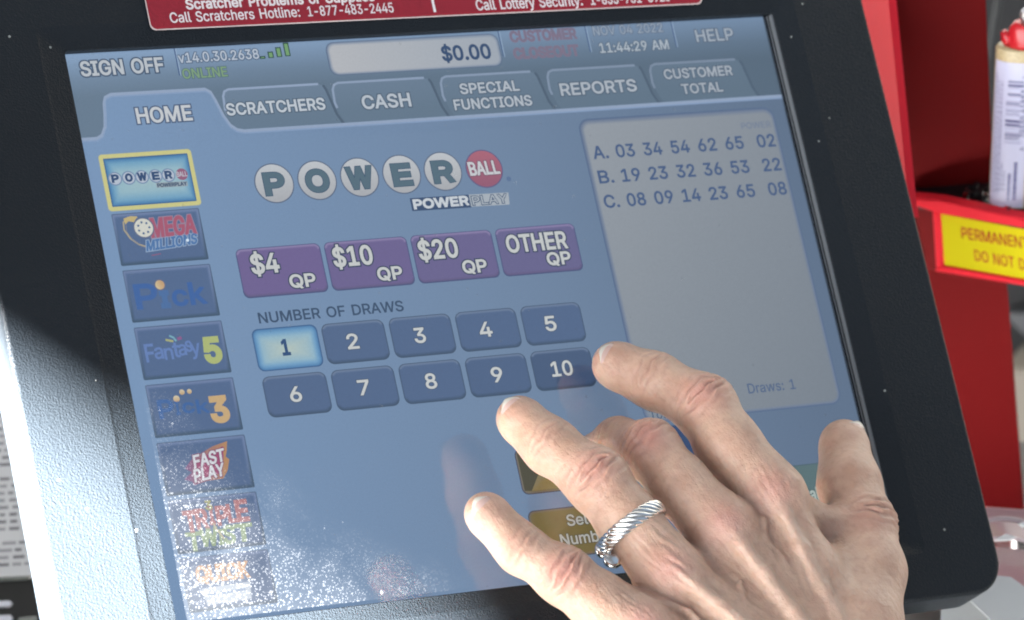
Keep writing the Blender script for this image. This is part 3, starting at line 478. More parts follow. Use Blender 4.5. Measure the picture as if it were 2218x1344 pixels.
# purple quick pick keys
def key_rings(mb, x0, y0, x1, y1, r, edge, hi, c, lo, layer):
    f = lambda x, y: hi if y < y0 + 6 else (lo if y > y1 - 6 else lerp(c, lo, .1))
    ui_rings(mb, [(x0 - 1, y0 - 1, x1 + 1, y1 + 1.6, r + 1), (x0 + 1, y0 + 1, x1 - 1, y1 - 1, r), (x0 + 3.5, y0 + 4, x1 - 3.5, y1 - 4, max(r - 3, 1)), (x0 + 7, y0 + 8, x1 - 7, y1 - 8, max(r - 4, 1))], [edge, f, c, c], layer, c)
for i, (big, small) in enumerate((('$4', 'QP'), ('$10', 'QP'), ('$20', 'QP'), ('OTHER', 'QP'))):
    mb = MB(); x0 = 176.5 + 123.3 * i; d = (11 - 4 * i)
    key_rings(mb, x0, 284.5, x0 + 116, 349, 7, (72, 84, 118), (142, 130, 168), (113 - i * 2, 100 + i, 143 - i), (104, 96, 130), 7)
    bx = [(194, 231, 318, 25), (309, 363, 317.5, 25), (431, 486, 317.5, 25), (559, 647, 317.5, 23)][i]
    ui_text(mb, big, bx[0], bx[1], bx[2], bx[3], 8, (194, 197, 196), (66, 74, 94), .045, .07)
    qx = [(242, 277), (366, 400), (488.5, 522.5), (613, 647)][i]
    ui_text(mb, small, qx[0], qx[1], 341 if i < 3 else 339.5, 16.5, 10, (194, 197, 196), (66, 74, 94), .055, .10)
    SUB(mb, 'quick_pick_key', 'purple key reading %s %s' % (big, small))
mb = MB(); ui_text(mb, 'NUMBER OF DRAWS', 189, 392, 385, 13.8, 7, (68, 84, 106), None, .03); SUB(mb, 'caption', 'dark caption NUMBER OF DRAWS')
for n in range(10):
    mb = MB(); x0 = 177 + 95.2 * (n % 5); y0 = 394.5 if n < 5 else 457.5; y1 = y0 + 52.5
    s = str(n + 1)
    if n == 0:
        g = lambda x, y: lerp((176, 190, 184), (148, 178, 192), abs(x - 220) / 40)
        ui_rings(mb, [(x0 - 2, y0 - 2, x0 + 88.5, y1 + 2.5, 9), (x0 + .5, y0 + .5, x0 + 86, y1, 8), (x0 + 4, y0 + 5, x0 + 82, y1 - 4, 5), (x0 + 9, y0 + 11, x0 + 77, y1 - 9, 3), (x0 + 16, y0 + 18, x0 + 70, y1 - 15, 3)],
                 [(60, 84, 120), (92, 134, 176), (116, 158, 192), (146, 178, 194), g], 7, (178, 192, 184))
        ui_text(mb, '1', 213, 222, 430, 20, 8, (58, 82, 120), None, .06)
    else:
        dk = 1.0 - (.10 if n == 9 else .03 if n in (8,) else 0) - .0  # keys nearest the hand darkened: its reflection is put into their colour
        c = tuple(v * dk for v in (88, 106, 137)); key_rings(mb, x0, y0, x0 + 86.5, y1, 9, (72, 86, 104), (112, 128, 154), c, tuple(v * dk for v in (78, 94, 118)), 7)
        cx = x0 + 43 - (4 if n < 5 else 2); w = {'10': 30, '4': 17}.get(s, 15)
        ui_text(mb, s, cx - w / 2, cx + w / 2, 430 if n < 5 else 493, 19.5, 9, (196, 199, 198), (76, 90, 112), .035, .05)
    SUB(mb, 'number_key', ('lit pale blue key reading 1' if n == 0 else 'blue grey key reading ' + s))
# gold and green keys, partly behind the fingers
def gold(x0, y0, x1, y1, r, lines, nm, facet):
    mb = MB(); c = (118, 109, 82); lo = (96, 92, 74)
    ui_rings(mb, [(x0 - 1.5, y0 - 1.5, x1 + 1.5, y1 + 1.5, r + 1), (x0 + .5, y0 + .5, x1 - .5, y1 - .5, r), (x0 + 3, y0 + 3, x1 - 3, y1 - 3, r - 2)], [(46, 50, 84), (118, 112, 104), c], 7, c)
    if facet:
        ui_poly(mb, [(x0 + 2, y0 + 3), (x0 + 30, (y0 + y1) / 2), (x0 + 12, y1 - 3), (x0 + 2, y1 - 4)], 8, (84, 80, 58))
        ui_poly(mb, [(x0 + 30, (y0 + y1) / 2), (x1 - 20, (y0 + y1) / 2), (x1 - 3, y1 - 3), (x0 + 12, y1 - 3)], 8, (134, 120, 88))
    for s, a, b, y, cap in lines: ui_text(mb, s, a, b, y, cap, 9, (176, 178, 176), (86, 84, 76), .03, .06)
    SUB(mb, 'action_key', nm)
mb = MB(); ui_rings(mb, [(705, 576, 800, 640, 6), (707, 578, 798, 638, 5)], [(70, 86, 116), (60, 76, 110)], 7); SUB(mb, 'action_key', 'dark blue key mostly behind the fingers')
gold(505.5, 588, 640, 647, 8, [('Manual', 590, 660, 638, 14)], 'olive gold key with folded facets', True)
gold(505.5, 672, 640, 736, 8, [('Select', 558, 618, 696, 14.5), ('Numbers', 543, 628, 721, 14.5)], 'olive gold key reading Select Numbers', False)
mb = MB(); ui_rings(mb, [(748, 649, 1001, 742, 9), (750, 651, 999, 740, 8)], [(76, 94, 104), (94, 114, 116)], 7); ui_text(mb, 'Total', 898, 937, 700, 18, 8, (172, 184, 178), (80, 96, 96), .04, .06)
SUB(mb, 'action_key', 'grey green key behind the hand')
# game icons down the left side
def icon(i, nm, draw, lit=False):
    y0 = [147, 225, 301, 377.5, 454, 530.5, 606, 682][i]; x0 = 20; x1 = 137; y1 = y0 + 68; mb = MB()
    if lit:
        ui_rings(mb, [(16.5, 143, 143.5, 220.5, 5), (17.5, 144, 142.5, 219.5, 4), (22.5, 149, 137.5, 214.5, 1)], [(150, 160, 150), (200, 196, 134), (198, 194, 134)], 7, (198, 194, 134))
        f = lambda x, y: (164, 194, 204)
        ui_rings(mb, [(22.5, 149, 137.5, 214.5, 1), (25, 152, 135.5, 212, 1), (30, 157, 131, 207, 2), (37, 168, 124, 196, 4)], [(62, 92, 134), (84, 130, 172), (116, 160, 188), (148, 180, 192)], 8, (158, 184, 190))
    else:
        e = (76, 92, 112)
        f = lambda x, y: (116, 132, 166) if y < y0 + 6 else ((74, 92, 112) if y > y1 - 5 or x > x1 - 5 else (96, 112, 146))
        ui_rings(mb, [(x0 - 1, y0 - 1, x1 + 1, y1 + 1, 2), (x0 + .8, y0 + 1, x1 - 1, y1 - 1, 1.5), (x0 + 4, y0 + 5, x1 - 5, y1 - 5, 1)], [e, f, (88, 107, 140)], 7, (88, 107, 140))
    draw(mb, x0, y0); SUB(mb, 'game_key', nm)
def d_power(mb, x, y):
    for ch, cx in zip('POWER', (33.5, 52, 70, 88.5, 106)):
        ui_disc(mb, cx, 177, 7.8, 9, (178, 188, 202), 20, (120, 140, 170)); w = 11 if ch == 'W' else 8.5
        ui_text(mb, ch, cx - w / 2, cx + w / 2, 181.5, 9.5, 11, (60, 80, 114), None, .10)
    ui_disc(mb, 124.5, 177, 8, 9, (146, 98, 122), 20); ui_text(mb, 'BALL', 117.5, 131.5, 180, 6.5, 10, (188, 190, 200), None, .03)
    ui_poly(mb, [(87, 186), (130, 187), (129.5, 193.5), (87, 193)], 9, (150, 162, 170)); ui_text(mb, 'POWERPLAY', 88.5, 128.5, 192.3, 4.6, 10, (72, 88, 110), None, .08)
def d_mega(mb, x, y):
    arc = [(53, 231), (40, 230), (33, 236), (32, 246), (38, 258), (48, 267), (58, 271)]
    stroke(mb, arc, 2.2, 9, (166, 156, 134)); stroke(mb, [(a + 3, b + 2.5) for a, b in arc[1:]], 1.1, 9, (124, 126, 138))
    ui_poly(mb, [(35, 239), (34, 231), (44, 228.5), (53, 229.5), (47, 237), (40, 235)], 10, (190, 172, 122))
    ui_text(mb, 'MEGA', 68, 127.5, 258.5, 24, 10, (164, 92, 112), (150, 130, 150), .05, .05, shear=.10, rot=.02)
    ui_text(mb, 'MILLIONS', 57, 126, 276.5, 13, 10, (84, 118, 164), (142, 162, 190), .05, .09, shear=.25, rot=.075)
    ui_disc(mb, 58.5, 245.5, 12.5, 13, (206, 206, 196), 24, (104, 112, 136))
    for k in range(7):
        a = k * .8976; cx, cy = 58.5 + 7.6 * math.cos(a), 245.5 + 7.6 * math.sin(a)
        ui_poly(mb, [(cx + (2.4 if q % 2 == 0 else 1.0) * math.cos(a + q * .628), cy + (2.4 if q % 2 == 0 else 1.0) * math.sin(a + q * .628)) for q in range(10)], 15, (62, 94, 134))
    ui_disc(mb, 114, 266.5, 2.2, 14, (206, 222, 236), 10); stroke(mb, [(62, 283), (75, 281.5)], 1.6, 9, (134, 98, 128))
def d_pick(mb, x, y):
    ui_text(mb, 'P', 30, 58, 352, 31, 10, (70, 102, 158), None, .05); ui_text(mb, 'I', 64, 72, 352, 19, 10, (82, 112, 158), None, .14)
    ui_text(mb, 'c', 79, 98, 352, 26, 10, (70, 102, 158), None, .05); ui_text(mb, 'k', 103, 124, 352, 28, 10, (70, 102, 158), None, .05)
    ui_disc(mb, 65, 323, 6.2, 12, lambda a, b: (204, 184, 146) if a < 65 else (192, 158, 120), 18, (104, 110, 132))
def d_fantasy(mb, x, y):
    for ch, a, b, yy, cap in (('F', 31, 43, 423, 25), ('a', 44, 56, 420, 21), ('n', 58, 70, 422, 21), ('t', 71, 80, 420, 22), ('a', 79, 90, 418, 20), ('s', 90, 99, 414, 20), ('y', 97, 110, 419, 21)):
        ui_text(mb, ch, 28 + (a - 31) * .93, 28 + (b - 31) * .93, yy, cap * .92, 10, (104, 128, 178), None, .03)
    ui_text(mb, '5', 108, 127.5, 430.5, 31, 12, (170, 180, 118), None, .085)
    stroke(mb, [(58, 396), (63, 397.5), (68, 399)], 3, 11, (164, 168, 120)); stroke(mb, [(64, 391), (69, 394), (72, 399)], 2.6, 11, (120, 166, 182)); stroke(mb, [(74, 396.5), (80, 395)], 4, 11, (140, 94, 138))
def d_pick3(mb, x, y):
    for ch, a, b, yy in (('P', 31, 50, 498), ('I', 54, 58, 495), ('c', 63, 78, 494), ('k', 82, 98, 496)): ui_text(mb, ch, a, b, yy, 23 if ch == 'P' else 17, 10, (72, 104, 156), None, .05)
    for cx, cy, r in ((57, 474.5, 4.4), (66, 466.5, 3.6), (76, 466.5, 3.2)): ui_disc(mb, cx, cy, r, 11, lambda a, b: lerp((206, 196, 170), (190, 158, 116), (b - cy + 4) / 8), 14)
    ui_text(mb, '3', 100.5, 121.5, 509, 31, 12, (196, 166, 122), None, .085)
def d_fast(mb, x, y):
    ui_poly(mb, [(56, 584), (46, 580), (58, 572), (50, 566), (60, 556), (76, 548), (92, 541), (113, 536), (110, 548), (107, 556), (111, 560), (106, 574), (98, 584), (76, 585), (58, 589)], 10, lambda a, b: lerp((124, 84, 128), (176, 134, 96), (a - 50) / 55))
    ui_poly(mb, [(60, 580), (63, 560), (84, 550), (106, 542), (104, 556), (98, 576), (80, 581)], 11, (152, 74, 108))
    for s, a, b, yy, ro in (('FAST', 63, 105, 566.5, .13), ('PLAY', 60, 101, 585, .13)): ui_text(mb, s, a, b, yy, 15.5, 12, (204, 206, 212), (126, 66, 96), .05, .06, shear=.18, rot=ro)
def d_triple(mb, x, y):
    ui_text(mb, '3', 67, 75, 622, 11, 12, (160, 160, 110), (96, 100, 96), .05, .05)
    for ch, a, b, yy, cap in (('T', 36, 51, 648, 26), ('R', 52, 66, 645, 24), ('I', 70, 75, 641, 22), ('P', 80, 93, 643, 23), ('L', 95, 106, 641, 22), ('E', 107, 121, 641, 26)): ui_text(mb, ch, a, b, yy, cap, 10, (168, 108, 110), None, .07)
    for ch, a, b, yy, cap in (('T', 33, 52, 672, 22), ('W', 52, 74, 668, 22), ('I', 76, 81, 668, 18), ('S', 83, 97, 668, 22), ('T', 98, 121, 667, 21)): ui_text(mb, ch, a, b, yy, cap, 10, (142, 160, 122), None, .07, shear=.06)
    stroke(mb, [(73, 640), (75, 648), (80, 655), (83, 662)], 2.4, 12, (184, 174, 146))
def d_quick(mb, x, y):
    ui_text(mb, 'QUICK', 38, 107, 714, 20, 10, (204, 160, 122), (92, 100, 130), .07, .05)
    ui_poly(mb, [(40, 722), (106, 720), (104, 742), (44, 744)], 10, (176, 184, 196)); stroke(mb, [(48, 731), (98, 729)], 3, 11, (120, 140, 172))
icon(0, 'lit pale blue key framed in yellow with lettered white balls', d_power, True)
icon(1, 'dark blue key with a starred ball and red MEGA lettering', d_mega)
icon(2, 'dark blue key with faint Pick lettering and one orange dot', d_pick)
icon(3, 'dark blue key with faint Fantasy lettering and a yellow 5', d_fantasy)
icon(4, 'dark blue key with three orange dots and an orange 3', d_pick3)
icon(5, 'dark blue key with slanted FAST PLAY on a red streak', d_fast)
icon(6, 'dark blue key with TRIPLE in salmon over TWIST in green', d_triple)
icon(7, 'dusty sunlit key at the bottom with orange QUICK lettering', d_quick)

# ------------------------------------------------------------------ bezel and housing
def loop(x0, x1, y0, y1, r, z, n=8):
    return [(a, b, z) for a, b in rr(x0, y0, x1, y1, r, n)]
ZF, ZS = 5.6, 3.6
mb = MB()
L = [loop(-192, 192, -130, 160, 10, -22), loop(-196.5, 196.5, -137.5, 166, 13, -17), loop(-198.3, 198.3, -139.2, 168, 14, -13.5), loop(-198.3, 198.3, -138.2, 168, 14, ZF - 2.4)]
for a in (22, 45, 68, 90):
    s_, c_ = math.sin(math.radians(a)), math.cos(math.radians(a)); q = 1.6
    L.append(loop(-198.3 + q * (1 - c_), 198.3 - q * (1 - c_), -138.2 + q * (1 - c_), 168 - q * (1 - c_), 14 - q * (1 - c_), ZF - 1.6 + q * s_))
mb.loft(L, 0, smooth=True)
b2 = MB()
L2 = [L[-1], loop(-190, 190, -130, 160, 10, ZF), loop(-166, 167, -121, 121.5, 3, ZF), loop(-164.2, 165, -119.3, 119.7, 3, ZF), loop(-163, 163.6, -118, 118.5, 3, ZF - .35), loop(-154.3, 156.2, -112.9, 111.6, 2, ZS + .15), loop(-153.6, 155.5, -112.3, 110.7, 1.5, ZS), loop(-153.4, 155.1, -112.0, 110.5, 1.5, ZS - .5), loop(-153.4, 155.0, -112.0, 110.5, 1.5, -.3)]
b2.loft(L2[:4], 0, smooth=False); b2.loft(L2[3:], 0, smooth=False)
for o in (mb.build('housing', M['bezel'], TERM), b2.build('bezel', M['bezel'], TERM)): pass
mb = MB(); mb.loft([loop(-192, 192, -130, 160, 10, -22), loop(-150, 150, -95, 140, 20, -58), loop(-90, 90, -60, 110, 20, -120)], 0, False, False, True); mb.build('rear_shell', M['bezel'], TERM)
mb = MB()
mb.box((152.4, -112, -.2), (2.6, 0, 0), (0, 222.5, 0), (0, 0, 1.1), 0)
mb.box((153.5, -111.9, .95), (.45, 0, 0), (0, 222, 0), (0, 0, .35), 1)
mb.box((154.45, -111.9, 1.2), (.5, 0, 0), (0, 222, 0), (0, 0, 2.3), 1)  # pale strip stands for the light caught along the recess edge
mb.build('screen_gasket', [M['gasket'], M['rim']], TERM)
mb = MB(); mb.add([(-153.3, -111.9, 1.0), (152.6, -111.9, 1.0), (152.6, 110.4, 1.0), (-153.3, 110.4, 1.0)], [(0, 1, 2, 3)])
mb.build('screen_glass', M['glass'], TERM)
# red notice stuck across the top of the bezel
mb = MB(); SZ = lambda y: ZF + .35 if y > 116.95 else ZF + .35 - (116.95 - y) * .16
pts = rr(-118.4, 115.7, 122.5, 156, 2.5, 4)
def stick(x0, x1, y0, y1, c, dz=0.0, m=0, poly=None):
    P = poly or [(x0, y0), (x1, y0), (x1, y1), (x0, y1)]
    mb.add([(a, b + (a * -.0035), SZ(b) + dz) for a, b in P], [tuple(range(len(P)))], m, lin(c))
def clip(P, yc, keep_hi):
    out = []
    for i in range(len(P)):
        a, b = P[i - 1], P[i]; ia = (a[1] >= yc) == keep_hi; ib = (b[1] >= yc) == keep_hi
        if ia != ib: t = (yc - a[1]) / (b[1] - a[1]); out.append((a[0] + t * (b[0] - a[0]), yc))
        if ib: out.append(b)
    return out
for inset, c, dz in ((0, (205, 190, 185), 0), (.45, (140, 26, 38), .06)):
    P = rr(-118.4 + inset, 115.6 + inset, 122.5 - inset, 156, 2.4, 4)
    for hi in (True, False): stick(0, 0, 0, 0, c, dz, 0, clip(P, 116.95, hi))
def stick_text(s, x0, x1, y, cap, bold=.03):
    V, F = text_mesh(s, cap, x1 - x0, cap * bold)
    mb.add([(x0 + a, y + b - (x0 + a) * .0035, SZ(y + b) + .12) for a, b in V], F, 0, lin((222, 214, 214)))
def smm(px, py):
    p = at(px, py, ZF + .3); return p[0], p[1]
a_, b_ = smm(370, 50), smm(853, 27)
stick_text('Call Scratchers Hotline:', a_[0], smm(650, 35)[0], a_[1] - .4, 4.0, .02)
stick_text('1-877-483-2445', smm(668, 35)[0], b_[0], a_[1] - .4, 3.9, .02)
a_, b_ = smm(405, 22), smm(812, 5)
stick_text('Scratcher Problems or Supplies', a_[0], b_[0], a_[1] - .1, 3.9, .05)
a_, b_ = smm(1033, 22), smm(1262, 12)
stick_text('Call Lottery Security:', a_[0], b_[0], a_[1] - .1, 4.3, .025)
stick_text('1-833-731-3926', smm(1281, 12)[0], smm(1452, 5)[0], a_[1] - .1, 4.1, .025)
x_, y_ = smm(942, 27); stick(x_ - .55, x_ + .55, y_, y_ + 12, (225, 220, 220), .12)
m, nt, b = mat('glossy_red_sticker')
at_n = nt.nodes.new('ShaderNodeAttribute'); at_n.attribute_name = 'Col'; nt.links.new(at_n.outputs['Color'], b.inputs['Base Color']); b.inputs['Roughness'].default_value = .22
tc = nt.nodes.new('ShaderNodeTexCoord'); nz = nt.nodes.new('ShaderNodeTexNoise'); nz.inputs['Scale'].default_value = 260; nz.inputs['Detail'].default_value = 3; nz.inputs['Distortion'].default_value = 1.2
sp = nt.nodes.new('ShaderNodeSeparateXYZ'); mr = nt.nodes.new('ShaderNodeMapRange'); mr.inputs['From Min'].default_value = .03; mr.inputs['From Max'].default_value = -.02; mr.inputs['To Min'].default_value = .03; mr.inputs['To Max'].default_value = .5
bp = nt.nodes.new('ShaderNodeBump'); bp.inputs['Distance'].default_value = .0008
nt.links.new(tc.outputs['Object'], nz.inputs['Vector']); nt.links.new(tc.outputs['Object'], sp.inputs[0]); nt.links.new(sp.outputs['X'], mr.inputs['Value'])
nt.links.new(mr.outputs[0], bp.inputs['Strength']); nt.links.new(nz.outputs['Fac'], bp.inputs['Height']); nt.links.new(bp.outputs['Normal'], b.inputs['Normal'])
o = mb.build('hotline_sticker', m, TERM); o['label'] = 'red sticker with white hotline numbers, crinkled at its left end'
# ------------------------------------------------------------------ the hand: one implicit surface, meshed once
VIEW = RC[2]; UPI = RC[1]; RTI = RC[0]                     # towards the viewer / up / right as the photo sees them
def dors(f, u=0., r=0., v=1.): return nrm(VIEW * v + UPI * u + RTI * r)
# joints: pixel x, y, height above the display, radius (mm)
FING = dict(
    index=dict(J=[(1338, 792, 17, 8.3), (1418, 824, 26, 9.9), (1526, 880, 40, 11.4), (1578, 966, 46, 11.9), (1668, 1078, 52, 13.2)], D=dors(0, .55, -.1), tip=0),
    middle=dict(J=[(1292, 985, 8, 7.2), (1340, 960, 22, 8.8), (1408, 974, 41, 10.5), (1472, 1052, 48, 10.9), (1566, 1150, 54, 11.8)], D=dors(0, .55, -.1), tip=0),
    ring=dict(J=[(1128, 910, 27, 7.9), (1192, 966, 36, 9.6), (1292, 1040, 48, 11.4), (1362, 1130, 53, 11.2), (1450, 1245, 56, 11.5)], D=dors(0, .45, -.1), tip=0),
    little=dict(J=[(1056, 1116, 46, 7.1), (1129, 1190, 50, 8.2), (1220, 1247, 55, 9.9), (1296, 1304, 57, 10.4), (1392, 1365, 58, 11.0)], D=dors(0, .25, .0), tip=0),
    thumb=dict(J=[(1830, 965, 30, 8.6), (1842, 1050, 38, 11.2), (1868, 1140, 45, 12.2), (1885, 1240, 52, 13.0), (1862, 1360, 60, 16.0)], D=dors(0, .1, .9), tip=0))
for f in FING.values():
    f['P'] = [at(a, b, z) for a, b, z, r in f['J']]; f['R'] = [j[3] for j in f['J']]
WR = [at(1700, 1500, 66), at(1800, 1480, 68), at(1890, 1430, 66)]
ELB = at(2150, 2150, 95)
RES = .62
allp = np.array([p for f in FING.values() for p in f['P']] + [at(1800, 1560, 70), at(1960, 1500, 70)])
lo = allp.min(0) - 20; hi = allp.max(0) + 20
lo[1] = max(lo[1], at(1800, 1610, 65)[1])
NS = np.ceil((hi - lo) / RES).astype(int)
ax = [lo[i] + RES * np.arange(NS[i]) for i in range(3)]
def cone_into(F, a, b, ra, rb, k, fn=None):
    a = np.asarray(a, float); b = np.asarray(b, float); R = max(ra, rb) + max(k, 2) + 4
    i0 = np.maximum(np.floor((np.minimum(a, b) - R - lo) / RES).astype(int), 0); i1 = np.minimum(np.ceil((np.maximum(a, b) + R - lo) / RES).astype(int), NS)
    if (i1 <= i0).any(): return
    sl = tuple(slice(i0[i], i1[i]) for i in range(3))
    X = ax[0][sl[0]][:, None, None].astype('f4'); Y = ax[1][sl[1]][None, :, None].astype('f4'); Z = ax[2][sl[2]][None, None, :].astype('f4')
    ab = b - a; L2_ = float(ab @ ab)
    t = np.clip(((X - a[0]) * ab[0] + (Y - a[1]) * ab[1] + (Z - a[2]) * ab[2]) / L2_, 0, 1)
    d = np.sqrt((X - a[0] - t * ab[0]) ** 2 + (Y - a[1] - t * ab[1]) ** 2 + (Z - a[2] - t * ab[2]) ** 2) - (ra + (rb - ra) * t)
    G_ = F[sl]
    h = np.clip(.5 + .5 * (G_ - d) / k, 0, 1) if k > 0 else None
    F[sl] = np.minimum(G_, d) if k <= 0 else (G_ * (1 - h) + d * h - k * h * (1 - h))
def smin(a, b, k):
    h = np.clip(.5 + .5 * (b - a) / k, 0, 1); return b * (1 - h) + a * h - k * h * (1 - h)
FA = np.full(NS, 60., 'f4')
JOINTS = []
for nm, f in FING.items():
    F = np.full(NS, 60., 'f4'); P, R, D = f['P'], f['R'], f['D']
    for i in range(4): cone_into(F, P[i], P[i + 1], R[i], R[i + 1], 5.0)
    d0 = nrm(P[0] - P[1]); cone_into(F, P[0], P[0] + d0 * 2.2, R[0], R[0] - 1.2, 3.)
    # finger pad below the last bone and bony knuckle above the middle joint
    cone_into(F, P[0] - D * 1.2, P[1] - D * 2.0, R[0] - .6, R[1] - 1, 5)
    if nm != 'thumb':
        w = nrm(np.cross(D, P[3] - P[2]))
        for s in (-1, 1): cone_into(F, P[2] + D * 1.6 + w * 3.2 * s, P[2] + D * 1.0 + w * 3.2 * s + nrm(P[3] - P[2]) * 3, R[2] - 4.2, R[2] - 4.4, 4)
        JOINTS.append((P[2], nrm(P[3] - P[1]), D, 1.0, R[2], nm)); JOINTS.append((P[1], nrm(P[2] - P[0]), D, .45, R[1], nm))
    else:
        JOINTS.append((P[2], nrm(P[3] - P[1]), D, .8, R[2], nm))
    # skin folds across the joints
    for J, T, DD, amp, r, n_ in [j for j in JOINTS if j[5] == nm]:
        R_ = r + 7
        i0 = np.maximum(np.floor((J - R_ - lo) / RES).astype(int), 0); i1 = np.minimum(np.ceil((J + R_ - lo) / RES).astype(int), NS)
        sl = tuple(slice(i0[i], i1[i]) for i in range(3))
        X, Y, Z = np.meshgrid(ax[0][sl[0]] - J[0], ax[1][sl[1]] - J[1], ax[2][sl[2]] - J[2], indexing='ij')
        W_ = np.cross(DD, T); t = X * T[0] + Y * T[1] + Z * T[2]; w = X * W_[0] + Y * W_[1] + Z * W_[2]; h = X * DD[0] + Y * DD[1] + Z * DD[2]
        tt = t + .03 * w * w * np.sign(t) * .6 + .35 * np.sin(w * .8 + J[0])
        mk = np.exp(-(t / (4.6 + 1.6 * amp)) ** 2) * np.clip((h + 1.0) / (r * .7), 0, 1) * np.exp(-(w / (r * .95)) ** 4)
        F[sl] += (amp * mk * (.75 * np.cos(tt * 2 * math.pi / 3.7 + 1.0 + .5 * np.sin(w * .55)) + .34 * np.cos(tt * 2 * math.pi / 2.1 + w * .45))).astype('f4')
    FA = smin(FA, F, 1.3)
# back of the hand and palm
FPm = np.full(NS, 60., 'f4')
mcp = {k: FING[k]['P'][4] for k in FING}
carp = dict(index=at(1850, 1440, 66), middle=at(1810, 1470, 68), ring=at(1762, 1490, 68), little=at(1715, 1515, 66))
order = ['index', 'middle', 'ring', 'little']
for n_ in order:
    cone_into(FPm, mcp[n_], carp[n_], 10.5, 12.5, 8)
    D = FING[n_]['D']; cone_into(FPm, mcp[n_] + D * 2.2, mcp[n_] + D * 1.6 + nrm(carp[n_] - mcp[n_]) * 5, 9.2, 8.2, 5)      # knuckle head
    P = FING[n_]['P']; cone_into(FPm, P[3] + (P[4] - P[3]) * .55 - D, P[4], 9.0, 10.5, 6)
for a, b in zip(order[:-1], order[1:]):
    m0 = (mcp[a] + mcp[b]) / 2; c0 = (carp[a] + carp[b]) / 2; t_ = nrm(c0 - m0)
    cone_into(FPm, m0 + t_ * 6 - VIEW * 5, c0 - VIEW, 9.0, 12, 6)
cone_into(FPm, FING['thumb']['P'][4], carp['index'] - VIEW * 4, 15, 15, 9)
cone_into(FPm, at(1842, 1175, 44), at(1735, 1125, 46), 8.5, 9.5, 8)
cone_into(FPm, FING['thumb']['P'][3] - VIEW * 2, (mcp['index'] + carp['index']) / 2 - VIEW * 5, 9.5, 11, 9)      # first web
cone_into(FPm, (mcp['little'] + carp['little']) / 2 - VIEW * 5, carp['little'] - VIEW * 6, 12, 13, 8)
arm_dir = nrm(ELB - (carp['index'] + carp['little']) / 2)
for n_ in ('index', 'ring', 'little'): cone_into(FPm, carp[n_], carp[n_] + arm_dir * 80, 13.5, 15, 10)
# tendons fan out from the wrist to the knuckles; a few soft veins lie between them
DP = dors(0, .30, 0)
def on_back(a, b, ra, rb, t, side=0., lift=0.):
    p = a + (b - a) * t; w = nrm(np.cross(DP, b - a)); r = ra + (rb - ra) * t
    return p + DP * (r - lift) + w * side
for n_, s in (('index', 1.0), ('middle', 1.25), ('ring', 1.15), ('little', .7)):
    pts = [on_back(mcp[n_], carp[n_], 11.8, 12.8, t, 0, .35 if t > .05 else 1.4) for t in (0., .15, .35, .6, .85, 1.1)]
    for p, q in zip(pts[:-1], pts[1:]): cone_into(FPm, p, q, 2.1 * s, 2.1 * s, 2.8)
def vein(P, r):
    for p, q in zip(P[:-1], P[1:]): cone_into(FPm, p, q, r, r, 1.6)
def bk(n1, n2, t, u, lift=.6):       # a point on the back between two metacarpals
    a = mcp[n1] + (mcp[n2] - mcp[n1]) * u; b = carp[n1] + (carp[n2] - carp[n1]) * u
    return a + (b - a) * t + DP * (11.4 + t - lift - 1.6 * math.sin(math.pi * u))
vein([bk('index', 'middle', t, u) for t, u in ((.10, .35), (.2, .55), (.34, .45), (.5, .62), (.7, .5), (.95, .6))], .95)
vein([bk('ring', 'little', t, u) for t, u in ((.05, .5), (.2, .4), (.35, .55), (.55, .35), (.8, .4))], .95)
vein([bk('middle', 'ring', t, u) for t, u in ((.30, .4), (.42, .65), (.6, .45), (.8, .7), (1.0, .5))], .8)
FA = smin(FA, FPm, 6.0); del FPm, F
# loose skin: faint lengthwise pleats at the finger roots and over the back of the hand
def region_add(C, R_, fn):
    i0 = np.maximum(np.floor((C - R_ - lo) / RES).astype(int), 0); i1 = np.minimum(np.ceil((C + R_ - lo) / RES).astype(int), NS)
    sl = tuple(slice(i0[i], i1[i]) for i in range(3))
    X, Y, Z = np.meshgrid(ax[0][sl[0]] - C[0], ax[1][sl[1]] - C[1], ax[2][sl[2]] - C[2], indexing='ij')
    FA[sl] += fn(X, Y, Z).astype('f4')
for C, T, ln, wd, amp, per in ((at(1440, 1200, 66), nrm(carp['ring'] - mcp['ring']), 15, 12, .42, 2.7),
                               (at(1380, 1290, 62), nrm(carp['little'] - mcp['little']), 14, 10, .34, 2.5),
                               (at(1640, 1040, 60), nrm(FING['index']['P'][3] - FING['index']['P'][2]), 9, 9, .25, 2.6),
                               (at(1545, 1290, 68), nrm(carp['middle'] - mcp['ring']), 22, 20, .22, 3.0),
                               (at(1760, 1250, 66), nrm(carp['index'] - mcp['index']), 24, 16, .20, 3.2)):
    W_ = nrm(np.cross(DP, T))
    def fn(X, Y, Z):
        t = X * T[0] + Y * T[1] + Z * T[2]; w = X * W_[0] + Y * W_[1] + Z * W_[2]
        return amp * np.exp(-(t / ln) ** 2 - (w / wd) ** 2) * np.cos(2 * math.pi * (w + .10 * t + 1.0 * np.sin(t * .13 + w * .21 + C[0]) + .25 * np.sin(t * .41 - w * .6)) / per) * (.55 + .45 * np.sin(t * .3 + w * .5 + C[1]))
    region_add(C, max(ln, wd) * 1.9, fn)
